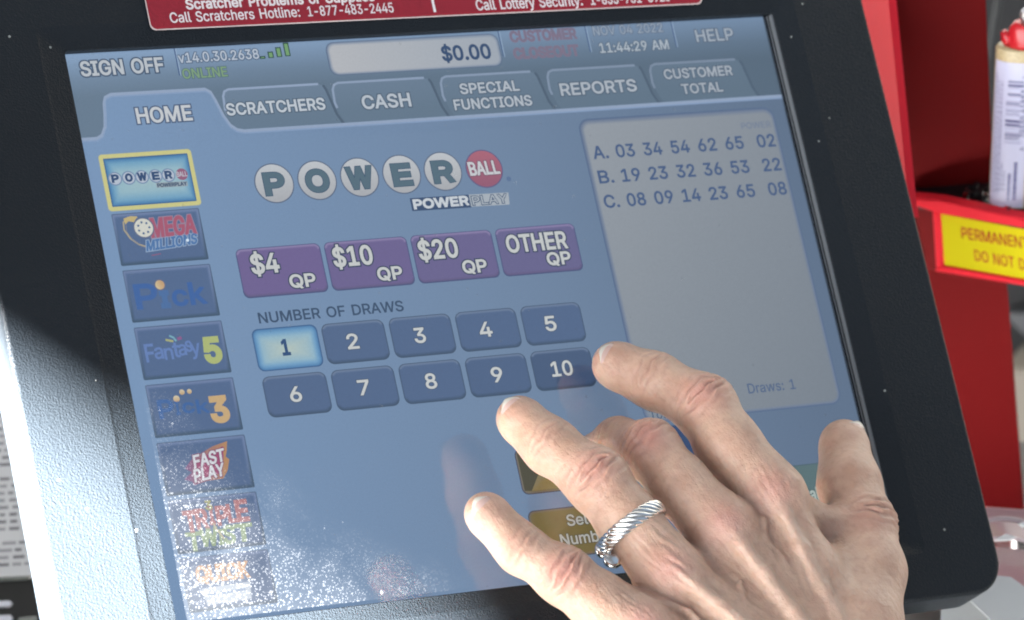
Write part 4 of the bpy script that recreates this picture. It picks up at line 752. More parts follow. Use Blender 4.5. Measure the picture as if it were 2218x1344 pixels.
def surface_net(F):
    S = F < 0
    n = [s - 1 for s in F.shape]
    cnt = np.zeros(n, 'i1')
    for dx in (0, 1):
        for dy in (0, 1):
            for dz in (0, 1): cnt += S[dx:dx + n[0], dy:dy + n[1], dz:dz + n[2]]
    act = (cnt > 0) & (cnt < 8); I, J, K = np.nonzero(act)
    ids = np.full(n, -1, 'i4'); ids[I, J, K] = np.arange(len(I))
    cor = [(dx, dy, dz) for dx in (0, 1) for dy in (0, 1) for dz in (0, 1)]
    V = [F[I + c[0], J + c[1], K + c[2]] for c in cor]
    acc = np.zeros((len(I), 3)); w = np.zeros(len(I))
    for a in range(8):
        for b in range(a + 1, 8):
            A, B = np.array(cor[a]), np.array(cor[b])
            if abs(A - B).sum() != 1: continue
            va, vb = V[a], V[b]; m_ = (va < 0) != (vb < 0); t = np.where(m_, va / np.where(m_, va - vb, 1), 0)
            acc += m_[:, None] * (A[None] + t[:, None] * (B - A)[None]); w += m_
    verts = lo + RES * (np.stack([I, J, K], 1) + acc / w[:, None])
    quads = []
    for a in range(3):
        b, c = (a + 1) % 3, (a + 2) % 3
        s0 = [slice(None)] * 3; s1 = [slice(None)] * 3; s0[a] = slice(0, -1); s1[a] = slice(1, None)
        A, B = S[tuple(s0)], S[tuple(s1)]
        E = np.argwhere(A != B); E = E[(E[:, b] > 0) & (E[:, c] > 0) & (E[:, b] < F.shape[b] - 1) & (E[:, c] < F.shape[c] - 1)]
        inside = A[E[:, 0], E[:, 1], E[:, 2]]
        q = []
        for db, dc in ((-1, -1), (0, -1), (0, 0), (-1, 0)):
            t = E.copy(); t[:, b] += db; t[:, c] += dc; q.append(ids[t[:, 0], t[:, 1], t[:, 2]])
        q = np.stack(q, 1); q[~inside] = q[~inside][:, ::-1]; quads.append(q)
    Q = np.concatenate(quads); return verts, Q[(Q >= 0).all(1)]
V, Q = surface_net(FA); del FA
# the skin's own colour plus painted crease shade: pinker knuckles and finger ends, bluish veins, freckles come from the shader
KN = [(FING[k]['P'][2] + FING[k]['D'] * 8, 7.5, .9) for k in order] + [(FING[k]['P'][1] + FING[k]['D'] * 6, 4.5, .35) for k in order] + \
     [(FING[k]['P'][0], 7, .45) for k in FING] + [(mcp[k] + DP * 11, 7.5, .75) for k in order] + [(FING['thumb']['P'][2] + VIEW * 8, 9, .5)]
red = np.zeros(len(V))
for C, r, a in KN: red = np.maximum(red, a * np.exp(-((V - C) ** 2).sum(1) / r ** 2))
def seg_d(V, a, b):
    ab = b - a; t = np.clip(((V - a) @ ab) / (ab @ ab), 0, 1); return np.sqrt(((V - a - t[:, None] * ab) ** 2).sum(1))
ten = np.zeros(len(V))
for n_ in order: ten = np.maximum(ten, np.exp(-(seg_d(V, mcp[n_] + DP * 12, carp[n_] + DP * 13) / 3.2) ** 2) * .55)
crease_shade = np.zeros(len(V))  # shade of the fold valleys, painted in as a darker tint
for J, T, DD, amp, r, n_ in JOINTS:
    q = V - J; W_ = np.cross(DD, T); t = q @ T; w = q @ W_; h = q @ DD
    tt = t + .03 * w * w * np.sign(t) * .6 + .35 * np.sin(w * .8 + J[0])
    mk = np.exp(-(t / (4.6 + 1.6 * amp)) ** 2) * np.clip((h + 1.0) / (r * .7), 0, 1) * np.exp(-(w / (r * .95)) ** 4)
    crease_shade = np.maximum(crease_shade, min(1, amp + .25) * mk * np.clip(np.cos(tt * 2 * math.pi / 3.7 + 1.0 + .5 * np.sin(w * .55)) + .5 * np.cos(tt * 2 * math.pi / 2.1 + w * .45) - .15, 0, 1))
me = bpy.data.meshes.new('hand')
me.vertices.add(len(V)); me.vertices.foreach_set('co', (V * MM).astype('f4').ravel())
me.loops.add(len(Q) * 4); me.loops.foreach_set('vertex_index', Q.astype('i4').ravel())
me.polygons.add(len(Q)); me.polygons.foreach_set('loop_start', np.arange(0, len(Q) * 4, 4, dtype='i4')); me.polygons.foreach_set('loop_total', np.full(len(Q), 4, 'i4'))
me.update(calc_edges=True); me.validate()
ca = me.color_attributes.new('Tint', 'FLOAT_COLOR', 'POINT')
ca.data.foreach_set('color', np.stack([red, ten, crease_shade, np.ones(len(V))], 1).astype('f4').ravel())
# the arm goes on out of the picture: grow the open rim along the forearm
bm = bmesh.new(); bm.from_mesh(me)
bmesh.ops.smooth_vert(bm, verts=bm.verts, factor=.35, use_axis_x=True, use_axis_y=True, use_axis_z=True)
tl = bm.verts.layers.float_color['Tint']
edges = [e for e in bm.edges if e.is_boundary]
for k in range(9):
    cen = Vector((0, 0, 0)); vs = {v for e in edges for v in e.verts}
    for v in vs: cen += v.co
    cen /= len(vs)
    r = bmesh.ops.extrude_edge_only(bm, edges=edges); nv = [g for g in r['geom'] if isinstance(g, bmesh.types.BMVert)]
    edges = [g for g in r['geom'] if isinstance(g, bmesh.types.BMEdge) and g.is_boundary and all(v in set(nv) for v in g.verts)] if False else [g for g in r['geom'] if isinstance(g, bmesh.types.BMEdge)]
    for v in nv: v.co = cen + (v.co - cen) * 1.03 + Vector(arm_dir) * .026; v[tl] = (0, 0, 0, 1)
bmesh.ops.contextual_create(bm, geom=edges)
bmesh.ops.recalc_face_normals(bm, faces=bm.faces)
bm.to_mesh(me); bm.free()
me.polygons.foreach_set('use_smooth', [True] * len(me.polygons))
HAND = bpy.data.objects.new('hand', me); COL.objects.link(HAND)
tag(HAND, 'bare hand with a silver ring hovering over the touch screen, middle finger bent down', 'hand')
m, nt, b = mat('skin')
def N_(t): return nt.nodes.new('ShaderNode' + t)
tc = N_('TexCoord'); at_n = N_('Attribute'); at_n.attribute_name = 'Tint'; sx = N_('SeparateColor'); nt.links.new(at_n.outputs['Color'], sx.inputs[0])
def mixc(f, a, bcol, fac=1.0):
    x = N_('Mix'); x.data_type = 'RGBA'
    if isinstance(a, tuple): x.inputs[6].default_value = (*a, 1)
    else: nt.links.new(a, x.inputs[6])
    if isinstance(bcol, tuple): x.inputs[7].default_value = (*bcol, 1)
    else: nt.links.new(bcol, x.inputs[7])
    if isinstance(f, float): x.inputs[0].default_value = f
    elif fac != 1.0:
        q = N_('Math'); q.operation = 'MULTIPLY'; q.inputs[1].default_value = fac; nt.links.new(f, q.inputs[0]); nt.links.new(q.outputs[0], x.inputs[0])
    else: nt.links.new(f, x.inputs[0])
    return x.outputs[2]
n1 = N_('TexNoise'); n1.inputs['Scale'].default_value = 95; n1.inputs['Detail'].default_value = 4
n2 = N_('TexNoise'); n2.inputs['Scale'].default_value = 380; n2.inputs['Detail'].default_value = 3
for n_ in (n1, n2): nt.links.new(tc.outputs['Object'], n_.inputs['Vector'])
r1 = N_('MapRange'); r1.inputs['From Min'].default_value = .38; r1.inputs['From Max'].default_value = .66; nt.links.new(n1.outputs['Fac'], r1.inputs['Value'])
r2 = N_('MapRange'); r2.inputs['From Min'].default_value = .52; r2.inputs['From Max'].default_value = .72; nt.links.new(n2.outputs['Fac'], r2.inputs['Value'])
c = mixc(r1.outputs[0], (.57, .378, .280), (.475, .295, .212))
c = mixc(r2.outputs[0], c, (.36, .22, .16), .28)
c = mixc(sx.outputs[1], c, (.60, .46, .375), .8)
c = mixc(sx.outputs[0], c, (.53, .225, .195), .72)
c = mixc(sx.outputs[2], c, (.28, .12, .10), .52)  # painted crease shade
nt.links.new(c, b.inputs['Base Color'])
b.inputs['Roughness'].default_value = .44; b.inputs['Specular IOR Level'].default_value = .45
b.inputs['Subsurface Weight'].default_value = .35; b.inputs['Subsurface Radius'].default_value = (1, .35, .2); b.inputs['Subsurface Scale'].default_value = .004
v1 = N_('TexVoronoi'); v1.inputs['Scale'].default_value = 900; v1.feature = 'DISTANCE_TO_EDGE'
nd = N_('TexNoise'); nd.inputs['Scale'].default_value = 300; nd.inputs['Detail'].default_value = 2
md = N_('Mix'); md.data_type = 'VECTOR'; md.inputs[0].default_value = .002
nt.links.new(tc.outputs['Object'], nd.inputs['Vector']); nt.links.new(tc.outputs['Object'], md.inputs[4]); nt.links.new(nd.outputs['Color'], md.inputs[5]); nt.links.new(md.outputs[1], v1.inputs['Vector'])
b1 = N_('Bump'); b1.inputs['Strength'].default_value = .6; b1.inputs['Distance'].default_value = .00025
b2_ = N_('Bump'); b2_.inputs['Strength'].default_value = .8; b2_.inputs['Distance'].default_value = .0006
nt.links.new(v1.outputs['Distance'], b1.inputs['Height']); nt.links.new(n2.outputs['Fac'], b2_.inputs['Height']); nt.links.new(b1.outputs['Normal'], b2_.inputs['Normal']); hx = nrm(carp['middle'] - mcp['middle']); wx = nrm(np.cross(DP, hx)); cmb = N_('CombineXYZ')
for i_, (v_, k_) in enumerate(((hx, 75.), (wx, 520.), (DP, 240.))):
    dd = N_('VectorMath'); dd.operation = 'DOT_PRODUCT'; dd.inputs[1].default_value = tuple(v_ * k_); nt.links.new(tc.outputs['Object'], dd.inputs[0]); nt.links.new(dd.outputs['Value'], cmb.inputs[i_])
nw = N_('TexNoise'); nw.inputs['Scale'].default_value = 1; nw.inputs['Detail'].default_value = 3; nw.inputs['Distortion'].default_value = .8; nt.links.new(cmb.outputs[0], nw.inputs['Vector'])
b3_ = N_('Bump'); b3_.inputs['Strength'].default_value = .34; b3_.inputs['Distance'].default_value = .0009
nt.links.new(nw.outputs['Fac'], b3_.inputs['Height']); nt.links.new(b2_.outputs['Normal'], b3_.inputs['Normal']); nt.links.new(b3_.outputs['Normal'], b.inputs['Normal'])
me.materials.append(m)
# nails
mn = simple('fingernail', (.52, .36, .315), .15, 0, .5, .03, 300); mw = simple('nail_free_edge', (.50, .47, .41), .3)
for nm, ln, half, rot in (('index', 10.5, 5.6, 0), ('middle', 9, 5.4, 0), ('ring', 10.5, 5.6, 0), ('little', 9.5, 4.9, 0), ('thumb', 11, 6.6, 0)):
    f = FING[nm]; P, R = f['P'], f['R']; T = nrm(P[0] - P[1]); D = nrm(f['D'] - T * np.dot(f['D'], T)); W_ = np.cross(T, D)
    rt = R[0]; mbn = MB(); nu, nv_ = 14, 12; base = P[0] - T * (ln - 4.4)
    top = []; 
    for i in range(nu + 1):
        u = i / nu; row = []
        tl_ = u * (ln + 2.2)
        hw = half * (1 - .35 * max(0, 1 - u * 5) ** 2) * (1 - .42 * max(0, (u - .72) / .28) ** 2.4)
        for j in range(nv_ + 1):
            v = (j / nv_ - .5) * 2; a = v * hw / (rt + .4)
            curve_end = (1 - v * v) * .9 if u > .8 else 0
            rr_ = rt + .42 - .9 * max(0, (u - .55)) ** 2 * 2 - (.35 if i == 0 else 0)
            p = base + T * (tl_ - (0 if u > .5 else (v * v) * -1.6 * (1 - 2 * u)) - (v * v) * 1.6 * (u ** 3)) + (D * math.cos(a) + W_ * math.sin(a)) * rr_
            row.append(p)
        top.append(row)
    n_r = nv_ + 1; VV = [p for r_ in top for p in r_]; nV = len(VV)
    VV += [p - D * .45 for p in VV]
    for i in range(nu):
        for j in range(nv_):
            a0 = i * n_r + j; q = (a0, a0 + 1, a0 + n_r + 1, a0 + n_r); mt = 1 if (i + .5) / nu > .88 else 0
            mbn.add([], [], 0); mbn.f.append(list(q)[::-1]); mbn.m.append(mt); mbn.sm.append(True); mbn.c += [(1, 1, 1)] * 4
            mbn.f.append([k + nV for k in q]); mbn.m.append(mt); mbn.sm.append(True); mbn.c += [(1, 1, 1)] * 4
    rim = [j for j in range(n_r)] + [i * n_r + nv_ for i in range(1, nu + 1)] + [nu * n_r + j for j in range(nv_ - 1, -1, -1)] + [i * n_r for i in range(nu - 1, 0, -1)]
    for i in range(len(rim)):
        a0, b0 = rim[i], rim[(i + 1) % len(rim)]; mbn.f.append([a0, b0, b0 + nV, a0 + nV]); mbn.m.append(1 if min(a0, b0) // n_r > nu * .84 else 0); mbn.sm.append(False); mbn.c += [(1, 1, 1)] * 4
    mbn.v = [tuple(p) for p in VV]
    o = mbn.build('fingernail', [mn, mw], HAND)
# ring: twisted silver cable, open, its two capped ends passing each other
f = FING['ring']; P, R, D = f['P'], f['R'], f['D']
C0 = at(1372, 1152, 53); T = nrm(P[3] - P[2] + (P[4] - P[3]) * .3); T = nrm(T + np.cross(T, D) * .0); Dp = nrm(D - T * np.dot(D, T)); W_ = np.cross(T, Dp)
mbr = MB(); RR = 12.9; sl_ = -1 if np.dot(W_, RTI) > 0 else 1
def ringp(q, dr=0., dt=0.):                  # q runs 0..1 from one end over the back of the finger and round underneath
    a = sl_ * math.radians(84 - 356 * q); h = max(0, (q - .55) / .45); h = h * h * (3 - 2 * h)
    return C0 + (W_ * math.sin(a) + Dp * math.cos(a) * .97) * (RR + dr) + T * (dt - 1.2 + 4.9 * h)
for k in range(6):
    pts = []
    for i in range(200):
        q = i / 199; ph = q * 30 + k * math.pi / 3
        pts.append(ringp(q, .95 * math.cos(ph), 2.15 * math.sin(ph)))
    mbr.tube(pts, 1.12, 8)
for q0, s in ((0, -1), (1, 1)):
    mbr.tube([ringp(q0 - s * .008), ringp(q0), ringp(q0 + s * .03), ringp(q0 + s * .034)], [2.9, 3.3, 3.3, 2.7], 18)
RING = mbr.build('finger_ring', M['steel'])
tag(RING, 'silver twisted cable ring with capped open ends round the ring finger', 'ring')
# ------------------------------------------------------------------ the red display rack behind on the right
VU = camdir(-.09, .85, .50); VW0 = np.array([.93, -.19, .49]); VW = RC.T @ nrm(VW0); VW = nrm(VW - VU * np.dot(VW, VU)); VN = np.cross(VW, VU)
if np.dot(VN, VIEW) < 0: VN = -VN
O1 = deep(2090, 520, 1830)
OF = O1
PF = onp(1972, 431, OF, VN); FL = lambda x, y: onp(x, y, PF, VU)
OB = FL(2060, 402); VW2 = nrm(FL(2155, 394) - FL(1966, 408)); VN2 = np.cross(VW2, VU); VN2 = VN2 if np.dot(VN2, VIEW) > 0 else -VN2
RACK = empty('display_rack', deep(2080, 1180, 1850))
tag(RACK, 'red counter display rack with a lighter tray behind the terminal', 'display rack')
def slab(mb, pts, O, N, t, m=0, bev=.6, col=(1, 1, 1)):
    P = [onp(x, y, O, N) for x, y in pts]
    c = np.cross(P[1] - P[0], P[2] - P[1])
    if np.dot(c, N) < 0: P = P[::-1]
    mb.prism(P, N, t, m, col, bev)
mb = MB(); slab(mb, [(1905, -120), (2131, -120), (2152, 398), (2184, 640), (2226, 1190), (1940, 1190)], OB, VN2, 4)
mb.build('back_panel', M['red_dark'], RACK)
VS = camdir(-.88, .05, .45)
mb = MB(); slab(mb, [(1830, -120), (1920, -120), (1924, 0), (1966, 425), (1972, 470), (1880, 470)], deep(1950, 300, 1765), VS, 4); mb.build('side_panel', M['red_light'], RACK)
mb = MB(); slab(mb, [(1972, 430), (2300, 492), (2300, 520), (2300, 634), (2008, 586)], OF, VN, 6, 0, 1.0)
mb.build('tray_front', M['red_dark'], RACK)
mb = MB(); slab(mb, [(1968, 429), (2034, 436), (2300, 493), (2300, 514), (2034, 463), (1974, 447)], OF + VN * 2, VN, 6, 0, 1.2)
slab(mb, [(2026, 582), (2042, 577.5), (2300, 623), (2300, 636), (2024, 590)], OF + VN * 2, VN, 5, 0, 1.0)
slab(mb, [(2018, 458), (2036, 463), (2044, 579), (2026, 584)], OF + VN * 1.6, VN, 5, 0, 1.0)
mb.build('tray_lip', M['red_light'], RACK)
mb = MB(); slab(mb, [(1966, 409), (2155, 395), (2300, 384), (2300, 494), (1972, 431)], PF, VU, 4, 0, .2)
mb.build('tray_floor', M['black'], RACK)
mb = MB()
for i in range(60):
    x = random.uniform(2080, 2290); f_ = random.uniform(.1, .95)
    p = FL(x, (431 + (x - 1972) * .192) * f_ + (409 - (x - 1966) * .074) * (1 - f_)); s = random.uniform(1.0, 3.0)
    mb.box(p, VW * s, -VN * s, VU * random.uniform(1.0, 3.6), random.choice((0, 0, 0, 1)))
o = mb.build('tray_insert', [M['black'], M['steel']], RACK); o['label'] = 'jagged black plastic insert that holds the lighters'
m_st = attr_mat('yellow_sticker_print', .5, .1); mb = MB(); OS = OF + VN * .6
q = [(2037, 463.5), (2300, 513), (2300, 623), (2044, 577)]
P = [onp(x, y, OS, VN) for x, y in q]; mb.prism(P[::-1] if np.dot(np.cross(P[1] - P[0], P[2] - P[1]), VN) < 0 else P, VN, .3, 0, lin((226, 216, 20)))
def stick_line(s, p0, p1, ptop):
    A = onp(*p0, OS, VN); B = onp(*p1, OS, VN); U = onp(*ptop, OS, VN) - A; X = B - A; cap = np.linalg.norm(U - nrm(X) * np.dot(U, nrm(X))); X = nrm(X); Y = nrm(U)
    Vt, Ft = text_mesh(s, cap, np.linalg.norm(B - A), cap * .02)
    mb.add([A + X * a + Y * b_ + VN * .12 for a, b_ in Vt], Ft, 0, lin((150, 44, 16)))
stick_line('PERMANENT', (2084, 516), (2229, 540), (2082, 492))
stick_line('DO NOT D', (2113, 564), (2222, 585), (2110, 541))
o = mb.build('shelf_sticker', m_st, RACK); o['label'] = 'yellow sticker with dark red capitals on the tray front'
# ------------------------------------------------------------------ the lighter standing in the tray
LU = nrm(camdir(-.012, .88, .47)); LX = nrm(RTI - LU * np.dot(RTI, LU)); LY = np.cross(LU, LX)
if np.dot(LY, VIEW) < 0: LY = -LY
LB = FL(2200, 440); DL = np.dot(CAM - LB, VIEW); LH = np.linalg.norm(deep(2214, 108, DL) - LB) / .885; LT = LB + LU * LH
LIG = empty('cigarette_lighter', LB); tag(LIG, 'tan cigarette lighter with red top and white barcode label in the red rack tray', 'lighter')
def lring(h, rx, ry, n=40, dx=0, dy=0): return [LB + LU * h + LX * (dx + rx * math.cos(a)) + LY * (dy + ry * math.sin(a)) for a in [6.2832 * i / n for i in range(n)]]
mb = MB(); mb.loft([lring(h, r * 11.6, r * 6.6) for h, r in ((0, .93), (1, 1), (LH - 1, 1), (LH, .95))], 0, True, True, True)
mb.build('body', simple('tan_lighter_plastic', (.42, .34, .19), .35, 0, .5, 0, 1500, .25), LIG)
# label: wraps the front; pixels measured along the body height
def lsurf(u, h, e=.12): a = math.pi / 2 + u; return LB + LU * h + LX * ((11.6 + e) * math.cos(a)) + LY * ((6.6 + e) * math.sin(a))
mb = MB(); h0, h1 = -2, LH * .925; U0, U1 = 1.35, -.20
def lpatch(ua, ub, ha, hb, c, e):
    n = max(2, int(abs(ua - ub) / .08)); V_ = []
    for i in range(n + 1):
        u = ua + (ub - ua) * i / n; V_ += [lsurf(u, ha, e), lsurf(u, hb, e)]
    mb.add(V_, [(2 * i, 2 * i + 2, 2 * i + 3, 2 * i + 1) for i in range(n)], 0, lin(c))
lpatch(U0, U1, max(h0, 1), h1, (182, 184, 206), .10)
def h_of(py): return (452 - py) / 344 * LH
bars = [(172, 2.6), (177, 1), (180, 4.2), (187, 1.0), (199, 3.2), (204, 1), (216, 1.6), (220, 2.2), (225, 1.2), (233, 1), (236, 1.4), (240, 1), (244, 1.6), (256, 4.6), (262, 1), (265, 4.4), (274, 1), (283, 1.6), (287, 3.4), (294, 2.4), (300, 1), (305, 1.2)]
for y, w in bars:
    a_ = .62 if y > 210 else .56; lpatch(a_, .08 if 180 < y < 300 else -.02, h_of(y + w), h_of(y), (38, 36, 96) if w > 2 else (96, 94, 140), .2)
def vtext(s, ya, yb, u, size, c, bold=.03):
    """text running up the label"""
    L_ = abs(h_of(ya) - h_of(yb)); Vt, Ft = text_mesh(s, size, L_, size * bold)
    mb.add([lsurf(u - b_ / 10.5 if False else u + b_ / 10.5, h_of(ya) + a, .22) for a, b_ in Vt], Ft, 0, lin(c))
vtext('0', 321, 315, -.16, 1.7, (60, 60, 110)); vtext('70330', 293, 247, -.14, 2.1, (60, 60, 110)); vtext('61853', 239, 190, -.14, 2.1, (60, 60, 110)); vtext('4', 166, 161, -.14, 2.0, (60, 60, 110))
random.seed(3)
for u, ya, yb, k in ((1.15, 420, 160, 26), (.98, 418, 175, 24), (.84, 415, 175, 22), (.70, 412, 350, 7), (.58, 412, 368, 5)):
    y = ya
    while y > yb:
        w = random.uniform(4, 11); lpatch(u, u - .05, h_of(y), h_of(max(y - w, yb)), (112, 112, 150), .2); y -= w + random.uniform(2, 3.5)
for u, ya, yb, sz in ((.36, 432, 375, 1.7), (.14, 430, 347, 1.7)):
    y = ya
    while y > yb:
        w = random.uniform(3.2, 6); lpatch(u + .06, u - .06, h_of(y), h_of(y - w), (52, 54, 110), .2); y -= w + 1.6
mb.build('barcode_label', attr_mat('label_print', .35, .5), LIG)
mb = MB(); cx = LT
mb.loft([lring(LH + h, rx, ry, 32, dx) for h, rx, ry, dx in ((0, 9.2, 6.2, 2.0), (2, 9.4, 6.2, 2.0), (8, 8.6, 5.6, 2.4), (10.5, 7.4, 4.6, 3.0), (11, 6, 3.8, 3.2))], 0, True, True, True)
mb.tube([LT - LX * 5.5 + LU * 1, LT - LX * 7.0 + LU * 3.5, LT - LX * 8.6 + LU * 6.4], [2.8, 3.0, 1.5], 12)
mb.build('valve_hood', simple('red_lighter_plastic', (.42, .012, .018), .25), LIG)
mb = MB(); c0 = LT + LU * 12 + LX * 2.5
mb.tube([c0 - LY * 3, c0 + LY * 3], 3.6, 22, 0, False); mb.tube([c0 - LY * 3.8, c0 - LY * 3.1], 4.3, 22); mb.tube([c0 + LY * 3.1, c0 + LY * 3.8], 4.3, 22)
mb.loft([lring(LH + h, rx, ry, 24, 9) for h, rx, ry in ((9, 6, 5), (14.5, 5.8, 4.9), (15, 5, 4))], 0, True, True, True)
mb.build('spark_wheel', simple('dull_metal', (.45, .45, .47), .3, 1), LIG)
# ------------------------------------------------------------------ counter and what lies on it
CN = nrm(VU); OC = deep(2080, 1130, 1965)
def on_c(px, py, h=0.): return onp(px, py, OC + CN * h, CN)
mb = MB(); c0 = on_c(1100, 1130); X_ = nrm(RTI - CN * np.dot(RTI, CN)); Y_ = np.cross(CN, X_)
mb.box(c0 - X_ * 700 - Y_ * 700 - CN * 30, X_ * 1400, Y_ * 735, CN * 30)
COUNTER = tag(mb.build('counter_top', M['counter']), kind='structure')
OW = deep(1109, 672, 2800); NW = nrm(VIEW - CN * np.dot(VIEW, CN))
mb = MB(); mb.box(OW - X_ * 1600 - CN * 1300 - NW * 20, X_ * 3200, NW * 20, CN * 3000); tag(mb.build('back_wall', M['wall']), kind='structure')
mb = MB(); p0 = deep(1250, 1100, 2780); mb.box(p0, RTI * 262, UPI * 420, VIEW * 470)  # hidden block added to stop sun reaching the visible back wall
tag(mb.build('wall_sun_blocker', simple('dark_blocker', (.02, .02, .02), .7)), 'dark block added out of sight behind the terminal to keep sun off the back wall', 'shelf')
def sheet(name, pts, O, N, t, m, label, cat, draw=None):
    mb = MB(); slab(mb, pts, O, N, t, 0, .05, (1, 1, 1))
    return mb
# printed papers on the left, seen past the terminal's edge
NP_ = nrm(CN * .5 + VIEW * .8); OP = deep(40, 1000, 1830)
mb = MB(); slab(mb, [(-260, 640), (140, 640), (140, 1243), (-260, 1262)], OP, NP_, 1.5, 0, .1, lin((186, 188, 190)))
random.seed(11)
def pp(x, y, e=.15): return onp(x, y, OP + NP_ * e, NP_)
for y in [760 + 15.5 * i for i in range(31)]:
    if y in () or int((y - 760) / 15.5) % 9 == 8 or random.random() < .08: continue
    x = -250 + random.random() * 30
    while x < 120:
        w = random.uniform(10, 34); dk = random.choice((110, 125, 140))
        mb.add([pp(x, y + 3 - x * .06), pp(x + w, y + 3 - (x + w) * .06), pp(x + w, y - 4 - (x + w) * .06), pp(x, y - 4 - x * .06)], [(0, 1, 2, 3)], 0, lin((dk, dk, dk + 4))); x += w + random.uniform(5, 10)
o = mb.build('printed_sheet', M['paper']); tag(o, 'white paper sheet with lines of small grey print left of the terminal', 'paper')
mb = MB(); slab(mb, [(-260, 1262), (140, 1243), (140, 1420), (-260, 1440)], deep(40, 1300, 1840), NP_, 9, 0, 1.5)
slab(mb, [(-60, 1252), (60, 1246), (60, 1254), (-60, 1260)], deep(40, 1300, 1838), NP_, 2, 1, .3)
slab(mb, [(-40, 1303), (20, 1301), (26, 1306), (20, 1313), (-40, 1315)], deep(40, 1300, 1838), NP_, 2, 2, .3)
slab(mb, [(-40, 1334), (22, 1332), (27, 1337), (22, 1350), (-40, 1350)], deep(40, 1300, 1838), NP_, 2, 2, .3)
slab(mb, [(40, 1338), (80, 1334), (80, 1360), (40, 1362)], deep(40, 1300, 1838), NP_, 2, 1, .3)
o = mb.build('ticket_printer', [M['black'], simple('grey_trim', (.16, .18, .17), .4), simple('white_keycap', (.6, .62, .7), .35)]); tag(o, 'black device with short white bars below the printed sheet at the bottom left', 'device')
# bottom right: white papers and a clear plastic wrapper
NQ = nrm(CN * .8 + VIEW * .6)
mw2 = simple('plain_white_paper', (.40, .42, .43), .75, 0, .2)
mb = MB(); slab(mb, [(2040, 1290), (2110, 1302), (2230, 1420), (2230, 1500), (2030, 1500)], deep(2120, 1320, 1745), NQ, .8, 0, .1)
tag(mb.build('paper_sheet', mw2), 'grey white paper corner sticking out under the terminal at the lower right', 'paper')
mb = MB(); slab(mb, [(2085, 1285), (2135, 1245), (2190, 1250), (2300, 1330), (2300, 1500), (2255, 1460), (2190, 1385)], deep(2160, 1320, 1735), NQ, .8, 0, .1)
tag(mb.build('paper_sheet', mw2), 'larger pale paper sheet lying on top beside the terminal corner', 'paper')
mb = MB(); slab(mb, [(2130, 1095), (2320, 1110), (2320, 1290), (2200, 1275), (2130, 1225)], deep(2180, 1200, 1800), NQ, 6, 0, 1, (1, 1, 1))
tag(mb.build('ticket_pack', simple('pinkish_card', (.34, .20, .22), .5)), 'dull pink pack lying under the clear plastic tub', 'pack')
mc, nt, b = mat('clear_plastic'); b.inputs['Transmission Weight'].default_value = .85; b.inputs['Roughness'].default_value = .08; b.inputs['IOR'].default_value = 1.3; b.inputs['Base Color'].default_value = (.86, .80, .80, 1)
TUB = empty('plastic_tub', deep(2260, 1300, 1770)); tag(TUB, 'clear plastic tub with curved rims behind the lower right corner of the terminal', 'tub')
def arc3(cx, cy, rx, ry, a0, a1, dp, n=24): return [deep(cx + rx * math.cos(math.radians(a0 + (a1 - a0) * i / n)), cy - ry * math.sin(math.radians(a0 + (a1 - a0) * i / n)), dp) for i in range(n + 1)]
mb = MB(); A_ = arc3(2170, 1330, 175, 205, -10, 140, 1775, 40); B_ = arc3(2175, 1330, 150, 165, -10, 140, 1762, 40); C_ = arc3(2178, 1345, 120, 120, -10, 140, 1790, 40)
mb.loft([A_, B_], 0, closed=False, smooth=True); mb.loft([B_, C_], 0, closed=False, smooth=True); mb.build('wall', mc, TUB)
mb = MB(); mb.tube(A_, 1.3, 8); mb.tube(B_, .8, 8); mb.build('rim', simple('frosted_rim', (.42, .34, .36), .2), TUB)
mb = MB(); slab(mb, [(2150, 1172), (2178, 1155), (2204, 1163), (2190, 1170)], deep(2180, 1160, 1758), NQ, .5); slab(mb, [(2205, 1134), (2222, 1128), (2230, 1140), (2212, 1141)], deep(2210, 1130, 1758), NQ, .5)
mb.build('white_scrap', simple('white_card', (.62, .63, .64), .5), TUB)
# far things: blurred
mb = MB(); slab(mb, [(2172, 800), (2420, 815), (2420, 1130), (2172, 1130)], deep(2200, 900, 2300), VN, 60, 0, 2)
tag(mb.build('cardboard_box', simple('beige_card', (.20, .175, .14), .8)), 'pale beige carton standing behind the rack at the right edge', 'box')
mb = MB(); slab(mb, [(2165, 590), (2420, 600), (2420, 700), (2165, 695)], deep(2200, 650, 2330), VN, 60, 0, 2)
tag(mb.build('cardboard_box', simple('tan_card', (.34, .28, .20), .8)), 'tan carton seen just under the yellow shelf sticker at the right edge', 'box')
mb = MB(); slab(mb, [(2160, 672), (2420, 680), (2420, 830), (2160, 815)], deep(2200, 740, 2315), VN, 50, 0, 2)
tag(mb.build('black_box', M['black']), 'black box between the two cartons behind the rack', 'box')
mb = MB(); mb.tube([deep(x, y, 2150) for x, y in ((2178, -120), (2166, -20), (2158, 30), (2150, 80), (2141, 140), (2138, 230))], 1.7, 10)
tag(mb.build('cable', simple('grey_cable', (.035, .038, .038), .5)), 'grey cable hanging behind the rack above the lighter', 'cable')

# ------------------------------------------------------------------ light: daylight from a shop window on the left, direct sun low from the left
SUN = nrm(np.array([-.83, -.33, .40]))
sd = bpy.data.lights.new('sunlight', 'SUN'); sd.energy = 600; sd.angle = math.radians(.7); sd.color = (1, .97, .93)
so = bpy.data.objects.new('sunlight', sd); COL.objects.link(so); so.rotation_euler = Vector(SUN).to_track_quat('Z', 'Y').to_euler()
